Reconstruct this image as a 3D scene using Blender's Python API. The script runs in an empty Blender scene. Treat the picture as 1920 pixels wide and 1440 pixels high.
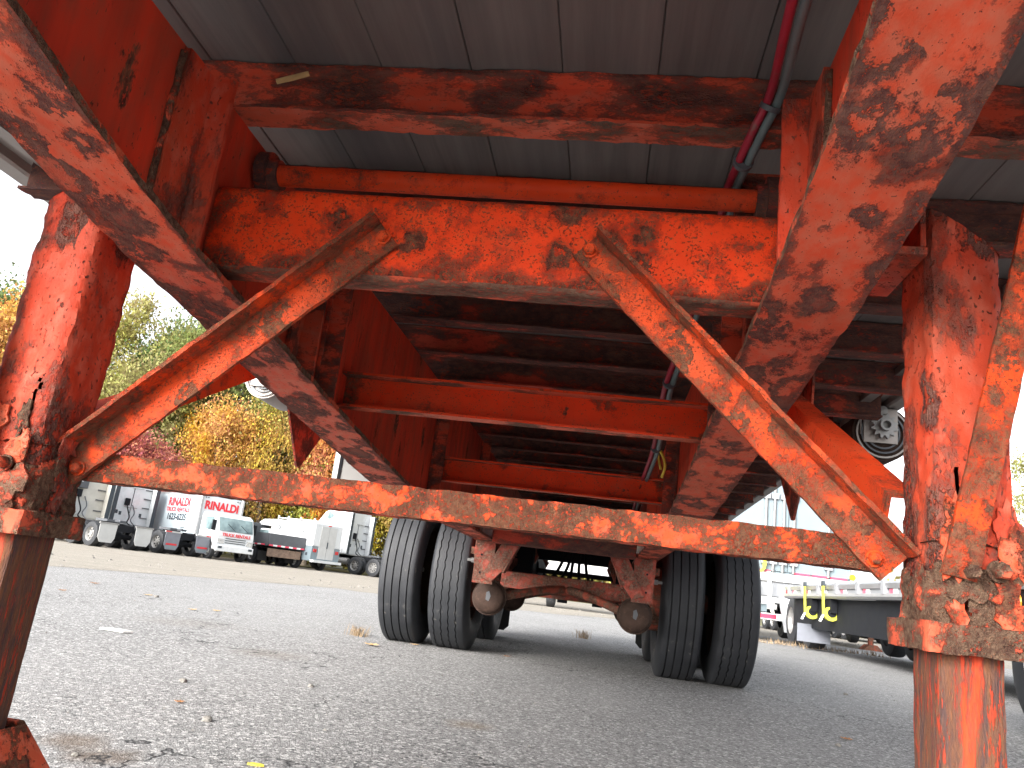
import bpy, bmesh, math, random
import numpy as np
from mathutils import Vector, Matrix, noise
random.seed(7); rng = np.random.default_rng(7)
R = math.radians
sc = bpy.context.scene
COL = sc.collection

# ------------------------------------------------------------------ camera
cam_d = bpy.data.cameras.new('camera'); cam = bpy.data.objects.new('camera', cam_d); COL.objects.link(cam)
cam_d.sensor_width = 36.0; cam_d.lens = 1446.1 * 36 / 1920; cam_d.clip_start = 0.02; cam_d.clip_end = 1500
yaw, pitch, roll = .1422, .2506, .1243
fw = Vector((-math.sin(yaw) * math.cos(pitch), math.cos(yaw) * math.cos(pitch), math.sin(pitch)))
rt0 = Vector((math.cos(yaw), math.sin(yaw), 0)); up0 = rt0.cross(fw)
rt = rt0 * math.cos(roll) + up0 * math.sin(roll); up = -rt0 * math.sin(roll) + up0 * math.cos(roll)
m = Matrix((rt, up, -fw)).transposed().to_4x4(); m.translation = (.2255, -1.218, .4625)
cam.matrix_world = m
sc.camera = cam

# ------------------------------------------------------------------ light
SUN_EL, SUN_AZ = 25.0, 211.0            # azimuth clockwise from +Y, where the sun stands
w = bpy.data.worlds.new('World'); sc.world = w; w.use_nodes = True
nt = w.node_tree; bg = nt.nodes['Background']
sky = nt.nodes.new('ShaderNodeTexSky'); sky.sky_type = 'NISHITA'; sky.sun_disc = False
sky.sun_elevation = R(SUN_EL); sky.sun_rotation = R(SUN_AZ)
sky.air_density = 1.0; sky.dust_density = 3.5; sky.ozone_density = 1.0
hs = nt.nodes.new('ShaderNodeHueSaturation'); hs.inputs['Saturation'].default_value = .2
nt.links.new(sky.outputs[0], hs.inputs['Color']); nt.links.new(hs.outputs[0], bg.inputs[0])
bg.inputs[1].default_value = .15
sd = bpy.data.lights.new('sun', 'SUN'); sun = bpy.data.objects.new('sun', sd); COL.objects.link(sun)
sd.energy = 1.35; sd.angle = R(34); sd.color = (1, .96, .9)
az, el = R(SUN_AZ), R(SUN_EL)
tosun = Vector((math.sin(az) * math.cos(el), math.cos(az) * math.cos(el), math.sin(el)))
sun.rotation_euler = tosun.to_track_quat('Z', 'Y').to_euler()
sc.view_settings.view_transform = 'Standard'; sc.view_settings.look = 'None'
sc.view_settings.gamma = 1; sc.view_settings.use_curve_mapping = False
sc.view_settings.exposure = 1.95
try:
    sc.cycles.max_bounces = 12; sc.cycles.diffuse_bounces = 8; sc.cycles.transparent_max_bounces = 8
except Exception:
    pass

# ------------------------------------------------------------------ material helpers
def new_mat(name):
    mt = bpy.data.materials.new(name); mt.use_nodes = True
    nt = mt.node_tree; b = nt.nodes['Principled BSDF']
    return mt, nt, b
def nd(nt, t, ins=None, **kw):
    n = nt.nodes.new(t)
    for k, v in kw.items(): setattr(n, k, v)
    for k, v in (ins or {}).items():
        if isinstance(v, bpy.types.NodeSocket): nt.links.new(v, n.inputs[k])
        else: n.inputs[k].default_value = v
    return n
def mth(nt, op, a, b=None, c=None, clamp=False):
    n = nt.nodes.new('ShaderNodeMath'); n.operation = op; n.use_clamp = clamp
    for i, v in enumerate((a, b, c)):
        if v is None: continue
        if isinstance(v, bpy.types.NodeSocket): nt.links.new(v, n.inputs[i])
        else: n.inputs[i].default_value = v
    return n.outputs[0]
def mixc(nt, f, a, b, mode='MIX'):
    n = nt.nodes.new('ShaderNodeMix'); n.data_type = 'RGBA'; n.blend_type = mode
    for i, v in ((0, f), (6, a), (7, b)):
        if isinstance(v, bpy.types.NodeSocket): nt.links.new(v, n.inputs[i])
        elif i == 0: n.inputs[0].default_value = v
        else: n.inputs[i].default_value = (*v, 1) if len(v) == 3 else v
    return n.outputs[2]
def ramp(nt, v, lo, hi, a=0., b=1.):
    n = nt.nodes.new('ShaderNodeMapRange'); n.clamp = True
    nt.links.new(v, n.inputs[0])
    for i, x in ((1, lo), (2, hi), (3, a), (4, b)): n.inputs[i].default_value = x
    return n.outputs[0]
def coords(nt, scale=(1, 1, 1), loc=(0, 0, 0), kind='Object'):
    tc = nt.nodes.new('ShaderNodeTexCoord')
    mp = nd(nt, 'ShaderNodeMapping', {'Vector': tc.outputs[kind], 'Scale': scale, 'Location': loc})
    return mp.outputs[0]
def noi(nt, co, scale, detail=3., rough=.55, dist=0.):
    return nd(nt, 'ShaderNodeTexNoise', {'Vector': co, 'Scale': scale, 'Detail': detail, 'Roughness': rough, 'Distortion': dist}).outputs[0]
def vor(nt, co, scale, feature='F1', out=0, rnd=1.):
    n = nd(nt, 'ShaderNodeTexVoronoi', {'Vector': co, 'Scale': scale, 'Randomness': rnd}); n.feature = feature
    return n.outputs[out]

def plain(name, col, rough=.5, metal=0., var=.15, scale=6., bump=0., spec=None, dirt=None):
    mt, nt, b = new_mat(name)
    co = coords(nt)
    n1 = noi(nt, co, scale, 5., .6)
    dark = tuple(c * (1 - var) for c in col); lite = tuple(min(1, c * (1 + var)) for c in col)
    c = mixc(nt, ramp(nt, n1, .3, .7), dark, lite)
    if dirt:
        n2 = noi(nt, co, scale * 2.3, 6., .7)
        c = mixc(nt, ramp(nt, n2, dirt[1], dirt[1] + .12), c, dirt[0])
    nt.links.new(c, b.inputs['Base Color'])
    nt.links.new(ramp(nt, n1, .3, .7, max(.02, rough - .08), min(1, rough + .08)), b.inputs['Roughness'])
    b.inputs['Metallic'].default_value = metal
    if spec is not None: b.inputs['Specular IOR Level'].default_value = spec
    if bump:
        bp = nd(nt, 'ShaderNodeBump', {'Height': noi(nt, co, scale * 12, 4.), 'Strength': bump, 'Distance': .004})
        nt.links.new(bp.outputs[0], b.inputs['Normal'])
    return mt

PAINT = (.60, .062, .018); PAINT2 = (.50, .085, .045)
RUST_A = (.045, .022, .018); RUST_B = (.15, .078, .045)
def rusty(name, t=.56, chip=.09, scale=9., fine=.6, speck=.5, streak=0., bump=.7, paint=PAINT, paint2=PAINT2,
          ra=RUST_A, rb=RUST_B, loc=(0, 0, 0), stretch=(1, 1, 1), halo=.06, edge=0., soot=0., chipamt=1., p2=(.45, .75), soft=.03, low=None, scab=None, end=None):
    mt, nt, b = new_mat(name)
    co = coords(nt, stretch, loc)
    n1 = noi(nt, co, scale, 4., .55, .3); n2 = noi(nt, co, scale * 6, 5., .65); n3 = noi(nt, co, scale * 26, 3., .6)
    h = mth(nt, 'ADD', n1, mth(nt, 'MULTIPLY', mth(nt, 'SUBTRACT', n2, .5), fine * .42))
    h = mth(nt, 'ADD', h, mth(nt, 'MULTIPLY', mth(nt, 'SUBTRACT', n3, .5), .24))
    if low:      # rust creeping up from an edge where water sits: (height, reach, amount)
        zz = nd(nt, 'ShaderNodeSeparateXYZ', {0: nt.nodes.new('ShaderNodeTexCoord').outputs['Object']}).outputs[2]
        h = mth(nt, 'ADD', h, ramp(nt, zz, low[0] + low[1], low[0], 0., low[2]))
    if edge:
        h = mth(nt, 'ADD', h, ramp(nt, nd(nt, 'ShaderNodeAttribute', attribute_name='edge_wear').outputs['Fac'], .35, 1., 0., edge))
    if end:
        h = mth(nt, 'ADD', h, ramp(nt, nd(nt, 'ShaderNodeAttribute', attribute_name='end_wear').outputs['Fac'], 1 - end[0] / .3, 1., 0., end[1]))
    rust = ramp(nt, h, t - soft * .4, t + soft)
    core = mth(nt, 'MULTIPLY', ramp(nt, h, t + chip, t + chip + .02), ramp(nt, noi(nt, co, scale * 11, 4., .7), .50, .54))
    core = mth(nt, 'MULTIPLY', core, chipamt)
    n5 = noi(nt, co, scale * 3.3, 4.)
    blis = None
    if scab:     # round rust scabs: dark ring, flaking paint left in the middle  (scale, share of cells, size)
        wb = nd(nt, 'ShaderNodeTexNoise', {'Vector': co, 'Scale': scab[0] * 2.2, 'Detail': 4., 'Roughness': .65}).outputs['Color']
        wv = nd(nt, 'ShaderNodeVectorMath', {0: co, 1: wb}, operation='ADD'); wv = nd(nt, 'ShaderNodeMix', {0: .055, 4: co, 5: wv.outputs[0]}, data_type='VECTOR').outputs[1]
        vn = nd(nt, 'ShaderNodeTexVoronoi', {'Vector': wv, 'Scale': scab[0]})
        cr_ = nd(nt, 'ShaderNodeSeparateColor', {0: vn.outputs['Color']})
        rad = mth(nt, 'MULTIPLY', ramp(nt, cr_.outputs[0], 1 - scab[1], 1 - scab[1] + .02, .01, 1.), ramp(nt, cr_.outputs[2], 0., 1., scab[2] * .35, scab[2]))
        dd = mth(nt, 'DIVIDE', vn.outputs['Distance'], rad)
        dd = mth(nt, 'ADD', dd, mth(nt, 'MULTIPLY', mth(nt, 'SUBTRACT', n2, .5), 1.1))
        dd = mth(nt, 'ADD', dd, mth(nt, 'MULTIPLY', mth(nt, 'SUBTRACT', n3, .5), .9))
        ring = mth(nt, 'MULTIPLY', ramp(nt, dd, 1.14, .84), mth(nt, 'SUBTRACT', 1., mth(nt, 'MULTIPLY', ramp(nt, dd, .52, .44), ramp(nt, cr_.outputs[1], .25, .3, .25, .95))))
        rust = mth(nt, 'MAXIMUM', rust, ring)
        blis = ramp(nt, dd, 1.3, .3)
        h = mth(nt, 'ADD', h, ramp(nt, dd, 1.75, .95, 0., halo * .8))
    rust = mth(nt, 'MULTIPLY', rust, mth(nt, 'SUBTRACT', 1., core))
    if speck:
        sp = mth(nt, 'MULTIPLY', ramp(nt, noi(nt, co, scale * 14, 2.5, .6), .70 - .09 * speck, .73 - .09 * speck), ramp(nt, n5, .42, .5))
        rust = mth(nt, 'MAXIMUM', rust, mth(nt, 'MULTIPLY', sp, .85))
    pc = mixc(nt, ramp(nt, n5, *p2), paint, paint2)
    pc = mixc(nt, ramp(nt, noi(nt, co, scale * .6, 3.), .35, .7, 0., .35), pc, tuple(c * .55 for c in paint))
    stain = ramp(nt, h, t - halo, t + .01, 0., .6)
    pc = mixc(nt, stain, pc, (.16, .02, .012))
    if streak:
        cs = coords(nt, (22, 22, 1.6), loc)
        ns = noi(nt, cs, 1., 4., .6)
        pc = mixc(nt, ramp(nt, ns, .42, .72, 0., streak), pc, (.11, .018, .013))
    if soot:
        pc = mixc(nt, ramp(nt, noi(nt, co, 3.2, 3.), .48, .66, 0., soot), pc, (.035, .028, .026))
    rc = mixc(nt, ramp(nt, n2, .38, .64), ra, rb)
    rc = mixc(nt, ramp(nt, n5, .56, .72, 0., .35), rc, (.21, .125, .082))
    rc = mixc(nt, ramp(nt, n3, .58, .70, 0., .55), rc, (.28, .085, .032))
    pc = mixc(nt, ramp(nt, noi(nt, co, 6.3, 5., .65), .48, .68, 0., .30), pc, (.30, .10, .05))
    base = mixc(nt, mth(nt, 'MULTIPLY', rust, .93), pc, rc)
    nt.links.new(base, b.inputs['Base Color'])
    nt.links.new(ramp(nt, rust, 0, 1, .55, .95), b.inputs['Roughness'])
    b.inputs['Specular IOR Level'].default_value = .12
    hh = mth(nt, 'MULTIPLY', rust, mth(nt, 'ADD', mth(nt, 'MULTIPLY', n3, 1.3), mth(nt, 'MULTIPLY', n2, 1.6)))
    hh = mth(nt, 'ADD', mth(nt, 'SUBTRACT', hh, mth(nt, 'MULTIPLY', rust, 1.9)), mth(nt, 'MULTIPLY', n3, .12))
    if blis is not None: hh = mth(nt, 'ADD', hh, mth(nt, 'MULTIPLY', blis, .8))
    bp = nd(nt, 'ShaderNodeBump', {'Height': hh, 'Strength': bump, 'Distance': .004})
    nt.links.new(bp.outputs[0], b.inputs['Normal'])
    return mt

M = {}
M['web'] = rusty('painted web steel', t=0.68, scale=11, speck=.5, streak=0.4, bump=.45, chip=.05, soot=.35, stretch=(1, 1, .45), paint=(.72, .06, .026), soft=.07, scab=(13, .26, .42))
M['flange'] = rusty('scabby flange paint', t=0.615, chip=.085, scale=18, fine=.75, speck=.5, paint=(.68, .085, .036), paint2=(.62, .14, .08), ra=(.075, .038, .036), rb=(.16, .085, .068), bump=.9, edge=.16, stretch=(1, .7, 1), halo=0.04, soft=.09, scab=(15, .85, .72), p2=(.36, .62))
M['bar'] = rusty('chipped crossbar paint', t=0.5, chip=.12, scale=24, fine=1.5, speck=.9, bump=1., paint=(.66, .066, .015), ra=(.085, .045, .03), rb=(.155, .082, .046), loc=(3, 0, 1), edge=.05, halo=.03, soft=.07, scab=(22, .6, .6), end=(.12, .08))
M['brace'] = rusty('brace paint', t=0.6, chip=.10, scale=20, fine=1.2, speck=1.5, bump=.8, paint=(.66, .066, .012), paint2=(.58, .066, .018), ra=(.08, .04, .027), rb=(.18, .09, .05), loc=(1, 4, 2), edge=.09, halo=0.13, soft=.12, scab=(25, .62, .66), end=(.2, .12))
M['channel'] = rusty('channel paint', t=0.66, chip=.07, scale=19, fine=1.1, speck=1.5, bump=.7, paint=(.78, .056, .010), paint2=(.72, .08, .018), loc=(.4, 0, .3), edge=.08, halo=0.14, soft=.11, low=(.895, .075, .17), scab=(16, .40, .54), end=(.09, .17))
M['leg'] = rusty('leg paint', t=0.605, chip=.06, scale=14, fine=.9, speck=.8, streak=.35, bump=1.5, paint=(.62, .066, .028), paint2=(.62, .15, .095), ra=(.10, .046, .04), rb=(.20, .105, .08), loc=(2, 1, 0), stretch=(1, 1, .6), edge=.04, halo=0.08, soft=.10, low=(.50, .40, .13), scab=(15, .38, .55))
M['clean'] = rusty('sound orange paint', t=0.66, scale=13, speck=.9, bump=.3, chip=.04, paint=(.72, .060, .012), paint2=(.70, .075, .02), soft=.05, scab=(16, .12, .3), end=(.08, .12), halo=.1)
M['member'] = rusty('sound member paint', t=0.7, scale=15, speck=1., bump=.4, chip=.04, paint=(.74, .05, .011), paint2=(.68, .06, .016), loc=(0, 2, 5), soft=.07, scab=(16, .16, .36), edge=.06, end=(.09, .30))
M['darkmember'] = rusty('rusted crossmember', t=0.5, chip=.13, scale=15, fine=1., speck=.6, bump=.9, paint=(.60, .08, .038), paint2=(.44, .13, .085), ra=(.06, .035, .033), rb=(.17, .075, .058), loc=(0, .0, 3), stretch=(.5, 1, 1), soft=.08, edge=.04)
M['lip'] = rusty('worn lip paint', t=.55, chip=.12, scale=15, fine=1., speck=.8, bump=.9, paint=(.70, .13, .07), paint2=(.60, .19, .13), ra=(.08, .07, .055), rb=(.18, .12, .09), loc=(1, .0, 3), stretch=(.5, 1, 1), soft=.06, scab=(16, .3, .5), end=(.2,.08))
M['chanlip'] = rusty('rusty channel underside', t=.46, chip=.13, scale=17, fine=1., speck=.6, bump=.9, paint=(.62, .10, .05), ra=(.09, .05, .04), rb=(.21, .13, .09), loc=(1, 2, 3), stretch=(.5, 1, 1), soft=.06)
M['sooty'] = rusty('sooty crossmember', t=.40, chip=.2, scale=9, fine=.8, speck=.2, bump=.6, paint=(.48, .06, .035), ra=(.05, .038, .038), rb=(.12, .062, .05), loc=(0, 5, 1), stretch=(.5, 1, 1), soft=.06)
M['collar'] = rusty('brown rust scale', t=.43, chip=.2, scale=17, fine=1., speck=.5, bump=1.3, paint=(.60, .10, .05), ra=(.075, .048, .036), rb=(.22, .15, .10), loc=(4, 1, 3), soft=.05)
M['tube'] = rusty('bare steel leg tube', t=0.425, chip=.15, scale=9, fine=.9, speck=.5, bump=.7, paint=(.50, .052, .018), ra=(.055, .046, .046), rb=(.15, .072, .038), loc=(5.2, 1, 2), stretch=(2.2, 2.2, .30), soft=.05, edge=.03)
M['flake'] = rusty('flaking paint', t=.58, chip=.2, scale=20, fine=1.2, speck=.8, bump=1.1, paint=(.58, .08, .032), paint2=(.58, .16, .10), loc=(1, 7, 2), soft=.05, scab=(18,.4,.5))
M['underrust'] = rusty('axle rust', t=.44, chip=.16, scale=10, fine=.8, speck=.5, bump=.7, paint=(.34, .075, .045), paint2=(.28, .08, .055), ra=(.055, .035, .027), rb=(.16, .105, .075), loc=(2, 2, 2), soft=.06)
M['hanger'] = rusty('hanger paint', t=0.475, chip=.1, scale=13, fine=.9, speck=.7, bump=.8, paint=(.36, .07, .048), paint2=(.38, .15, .12), ra=(.085, .05, .04), rb=(.23, .15, .11), loc=(6, 2, 2), soft=.06)
M['can'] = plain('rusted air can', (.050, .031, .024), .8, 0, .35, 16, .5, .15, ((.085, .05, .036), .55))
M['black'] = plain('black paint', (.010, .011, .014), .75, 0, .3, 6, 0, .18)
M['blackrubber'] = plain('black rubber', (.018, .018, .019), .7, 0, .3, 10)
M['chrome'] = plain('bright metal', (.75, .75, .76), .22, 1., .05)
M['steel'] = plain('galvanised steel', (.29, .285, .28), .55, .6, .2, 20)
M['alu'] = plain('dull aluminium', (.40, .40, .41), .42, .75, .12, 8, .1)
M['railalu'] = plain('weathered rail aluminium', (.30, .27, .25), .5, .5, .2, 7, .15)
M['greybox'] = plain('grey painted steel', (.17, .165, .158), .55, 0, .08, 4)
M['white'] = plain('white vehicle paint', (.55, .57, .585), .3, 0, .04, 2)
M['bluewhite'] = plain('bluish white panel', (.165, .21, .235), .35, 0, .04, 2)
M['panel'] = plain('box truck panel', (.40, .46, .50), .35, 0, .05, 2, 0, None, ((.33, .36, .37), .66))
M['cream'] = plain('cream dirty paint', (.50, .48, .43), .45, 0, .08, 3, 0, None, ((.38, .34, .28), .62))
M['offwhite'] = plain('weathered white', (.44, .445, .44), .5, 0, .08, 3, 0, None, ((.4, .37, .32), .66))
M['greymetal'] = plain('grey metal', (.27, .28, .30), .45, .3, .12, 4)
M['darkgrey'] = plain('dark grey plastic', (.075, .08, .09), .55, 0, .15, 5)
M['flapgrey'] = plain('grey mud flap', (.17, .18, .21), .6, 0, .12, 5)
M['red'] = plain('red print', (.55, .02, .03), .5)
M['redlens'] = plain('red lens', (.5, .02, .02), .25)
M['pinkred'] = plain('red reflective tape', (.65, .05, .10), .35)
M['whitetape'] = plain('white reflective tape', (.8, .8, .8), .35)
M['ink'] = plain('dark print', (.03, .04, .05), .6)
M['amber'] = plain('amber lens', (.85, .28, .01), .2)
M['yellowstrap'] = plain('yellow webbing', (.66, .66, .06), .75, 0, .12, 20)
M['wstrap'] = plain('pale webbing', (.75, .75, .66), .75, 0, .1, 20)
M['redhose'] = plain('red air hose', (.30, .014, .034), .5, 0, .3, 9, 0, None, ((.16, .09, .07), .58))
M['tealhose'] = plain('grey teal air hose', (.11, .15, .155), .5, 0, .25, 9, 0, None, ((.15, .12, .10), .6))
M['yellowwire'] = plain('yellow wire', (.6, .45, .05), .5)
M['wood'] = plain('raw wood', (.42, .28, .12), .8, 0, .2, 30)
M['litter'] = plain('white litter', (.8, .8, .78), .6)
M['yellowlitter'] = plain('yellow litter', (.8, .65, .05), .6)
M['leafdry'] = plain('dry leaf', (.30, .13, .04), .8, 0, .3, 60)
M['leafpale'] = plain('pale dry leaf', (.45, .30, .14), .8, 0, .3, 60)
M['straw'] = plain('dry straw', (.28, .20, .12), .85, 0, .3, 40)
M['stone'] = plain('loose stone', (.17, .16, .145), .9, 0, .35, 30)
M['bark'] = plain('grey bark', (.17, .14, .11), .9, 0, .3, 9, .5)
M['rustbody'] = plain('rusty tailgate', (.22, .15, .11), .8, 0, .3, 5, 0, None, ((.1, .06, .04), .55))

def glass_mat():
    mt, nt, b = new_mat('vehicle glass')
    b.inputs['Base Color'].default_value = (.10, .15, .16, 1); b.inputs['Roughness'].default_value = .06
    n = noi(nt, coords(nt), 1.3, 3.)
    nt.links.new(mixc(nt, ramp(nt, n, .35, .65), (.06, .09, .1), (.22, .30, .31)), b.inputs['Base Color'])
    return mt
M['glass'] = glass_mat()
def tyre_mat():
    mt, nt, b = new_mat('tyre rubber')
    co = coords(nt)
    n1 = noi(nt, co, 7, 5, .6); n2 = noi(nt, co, 23, 5, .7); n3 = noi(nt, co, 4.5, 2)
    c = mixc(nt, ramp(nt, n1, .3, .7), (.013, .0145, .018), (.029, .031, .036))
    mud = mth(nt, 'MULTIPLY', ramp(nt, n2, .61, .645), ramp(nt, n3, .52, .6))
    c = mixc(nt, mth(nt, 'MULTIPLY', mud, .8), c, (.20, .185, .16))
    nt.links.new(c, b.inputs['Base Color'])
    nt.links.new(ramp(nt, n1, .3, .7, .55, .75), b.inputs['Roughness'])
    bp = nd(nt, 'ShaderNodeBump', {'Height': noi(nt, co, 90, 3), 'Strength': .25, 'Distance': .003})
    nt.links.new(bp.outputs[0], b.inputs['Normal'])
    return mt
M['tyre'] = tyre_mat()
def plank_mat():
    mt, nt, b = new_mat('deck board')
    rnd = nd(nt, 'ShaderNodeObjectInfo').outputs['Random']
    co = coords(nt, (14, .7, 14)); co2 = coords(nt, (3, .5, 3))
    n1 = noi(nt, co, 2.2, 6, .65); n2 = noi(nt, co2, 2.5, 4, .6)
    c = mixc(nt, ramp(nt, n1, .3, .72), (.095, .082, .077), (.19, .166, .155))
    c = mixc(nt, ramp(nt, n2, .45, .7, 0, .6), c, (.085, .09, .098))
    c = mixc(nt, mth(nt, 'MULTIPLY', rnd, .5), c, (.13, .115, .108))
    nt.links.new(c, b.inputs['Base Color']); n3 = noi(nt, coords(nt, (9, 1.6, 9)), 1.7, 6, .7)
    c = mixc(nt, ramp(nt, n3, .5, .68, 0, .75), c, (.05, .042, .04)); c = mixc(nt, ramp(nt, noi(nt, coords(nt, (2.2, 1.2, 2)), 2., 4), .55, .75, 0, .5), c, (.17, .115, .09))
    b.inputs['Roughness'].default_value = .7
    bp = nd(nt, 'ShaderNodeBump', {'Height': n1, 'Strength': .25, 'Distance': .003}); nt.links.new(bp.outputs[0], b.inputs['Normal'])
    return mt
M['plank'] = plank_mat()
def asphalt_mat():
    mt, nt, b = new_mat('worn asphalt')
    co = coords(nt)
    cell = nd(nt, 'ShaderNodeTexVoronoi', {'Vector': co, 'Scale': 210.}); cell2 = nd(nt, 'ShaderNodeTexVoronoi', {'Vector': co, 'Scale': 105.})
    v1 = nd(nt, 'ShaderNodeSeparateColor', {'Color': cell.outputs['Color']}).outputs[0]
    v2 = nd(nt, 'ShaderNodeSeparateColor', {'Color': cell2.outputs['Color']}).outputs[0]
    c = mixc(nt, ramp(nt, v1, .1, .95), (.142, .14, .139), (.325, .32, .315))
    c = mixc(nt, ramp(nt, v2, .80, .86), c, (.52, .51, .50))
    c = mixc(nt, ramp(nt, v2, .12, .05), c, (.05, .05, .052))
    d1 = cell.outputs['Distance']
    c = mixc(nt, ramp(nt, d1, .45, .75, 0, .6), c, (.09, .09, .092))
    big = noi(nt, co, .55, 4, .6); mid = noi(nt, co, 3.2, 5, .65)
    c = mixc(nt, ramp(nt, big, .35, .68, 0, .35), c, (.33, .328, .325))
    c = mixc(nt, ramp(nt, mid, .55, .75, 0, .22), c, (.20, .20, .20))
    # dirt stains lying on the asphalt
    tc = nt.nodes.new('ShaderNodeTexCoord').outputs['Object']
    for (x, y, r, col, k) in ((-.92, .56, .10, (.11, .07, .04), .6), (-.80, .48, .10, (.09, .055, .03), .6), (-.16, 1.47, .10, (.17, .12, .07), .45), (-1.3, 2.5, .22, (.15, .12, .09), .35), (-2.2, 3.4, .4, (.15, .13, .11), .3)):
        dv = nd(nt, 'ShaderNodeVectorMath', {0: tc, 1: (x, y, 0)}, operation='DISTANCE').outputs['Value']
        dv = mth(nt, 'ADD', dv, mth(nt, 'MULTIPLY', mth(nt, 'SUBTRACT', noi(nt, co, 14, 4), .5), r * .9))
        c = mixc(nt, ramp(nt, dv, r, r * .3, 0, k), c, col)
    # fine cracks
    wob = nd(nt, 'ShaderNodeVectorMath', {0: co, 1: nd(nt, 'ShaderNodeTexNoise', {'Vector': co, 'Scale': 2.6, 'Detail': 5.}).outputs['Color']}, operation='ADD').outputs[0]
    cr = vor(nt, wob, .42, 'DISTANCE_TO_EDGE')
    crk = mth(nt, 'MULTIPLY', ramp(nt, cr, .0035, .001), ramp(nt, noi(nt, co, .8, 3), .42, .50))
    cr2 = vor(nt, nd(nt, 'ShaderNodeMapping', {0: wob, 1: (3.3, 1.7, 0)}).outputs[0], 1.3, 'DISTANCE_TO_EDGE')
    crk = mth(nt, 'MAXIMUM', crk, mth(nt, 'MULTIPLY', mth(nt, 'MULTIPLY', ramp(nt, cr2, .005, .001), ramp(nt, noi(nt, co, .55, 3), .54, .60)), .7))
    c = mixc(nt, mth(nt, 'MULTIPLY', crk, .85), c, (.018, .018, .02))
    nt.links.new(c, b.inputs['Base Color'])
    b.inputs['Roughness'].default_value = .85; b.inputs['Specular IOR Level'].default_value = .3
    hh = mth(nt, 'SUBTRACT', mth(nt, 'MULTIPLY', d1, -1.), mth(nt, 'MULTIPLY', crk, 2.))
    bp = nd(nt, 'ShaderNodeBump', {'Height': hh, 'Strength': .35, 'Distance': .006}); nt.links.new(bp.outputs[0], b.inputs['Normal'])
    return mt
def gravel_mat():
    mt, nt, b = new_mat('packed gravel')
    co = coords(nt)
    cell = nd(nt, 'ShaderNodeTexVoronoi', {'Vector': co, 'Scale': 45.})
    v1 = nd(nt, 'ShaderNodeSeparateColor', {'Color': cell.outputs['Color']}).outputs[0]
    c = mixc(nt, v1, (.165, .148, .124), (.36, .325, .275))
    c = mixc(nt, ramp(nt, noi(nt, co, .9, 5, .65), .4, .65, 0, .6), c, (.235, .213, .18))
    st = noi(nt, coords(nt, (.25, 1.6, 1)), 1., 5, .6)
    c = mixc(nt, ramp(nt, st, .5, .68, 0, .5), c, (.165, .148, .122))
    nt.links.new(c, b.inputs['Base Color']); b.inputs['Roughness'].default_value = .95
    bp = nd(nt, 'ShaderNodeBump', {'Height': cell.outputs['Distance'], 'Strength': .6, 'Distance': .02}); nt.links.new(bp.outputs[0], b.inputs['Normal'])
    return mt
def soil_mat():
    mt, nt, b = new_mat('verge soil and grass')
    co = coords(nt)
    c = mixc(nt, ramp(nt, noi(nt, co, 1.3, 6, .7), .35, .65), (.09, .10, .03), (.17, .14, .06))
    nt.links.new(c, b.inputs['Base Color']); b.inputs['Roughness'].default_value = .95
    return mt
def leaf_mat():
    mt, nt, b = new_mat('autumn foliage')
    oi = nd(nt, 'ShaderNodeObjectInfo'); rp = nd(nt, 'ShaderNodeNewGeometry').outputs['Random Per Island']
    co = coords(nt)
    n = noi(nt, co, 1.6, 3)
    hsn = nd(nt, 'ShaderNodeHueSaturation', {'Color': mixc(nt, .12, oi.outputs['Color'], (.22, .22, .13))})
    nt.links.new(ramp(nt, mth(nt, 'ADD', mth(nt, 'MULTIPLY', rp, .5), mth(nt, 'MULTIPLY', n, .5)), .15, .85, .455, .545), hsn.inputs['Hue'])
    nt.links.new(ramp(nt, rp, 0, 1, .55, 1.3), hsn.inputs['Value'])
    nt.links.new(ramp(nt, n, .2, .8, .75, 1.1), hsn.inputs['Saturation'])
    nt.links.new(hsn.outputs[0], b.inputs['Base Color']); b.inputs['Roughness'].default_value = .7; b.inputs['Specular IOR Level'].default_value = .2
    tr = nd(nt, 'ShaderNodeBsdfTranslucent', {'Color': hsn.outputs[0]})
    mx = nd(nt, 'ShaderNodeMixShader', {0: .4, 1: b.outputs[0], 2: tr.outputs[0]})
    nt.links.new(mx.outputs[0], nt.nodes['Material Output'].inputs[0])
    return mt
M['asphalt'] = asphalt_mat(); M['gravel'] = gravel_mat(); M['soil'] = soil_mat(); M['leaf'] = leaf_mat()

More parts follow.
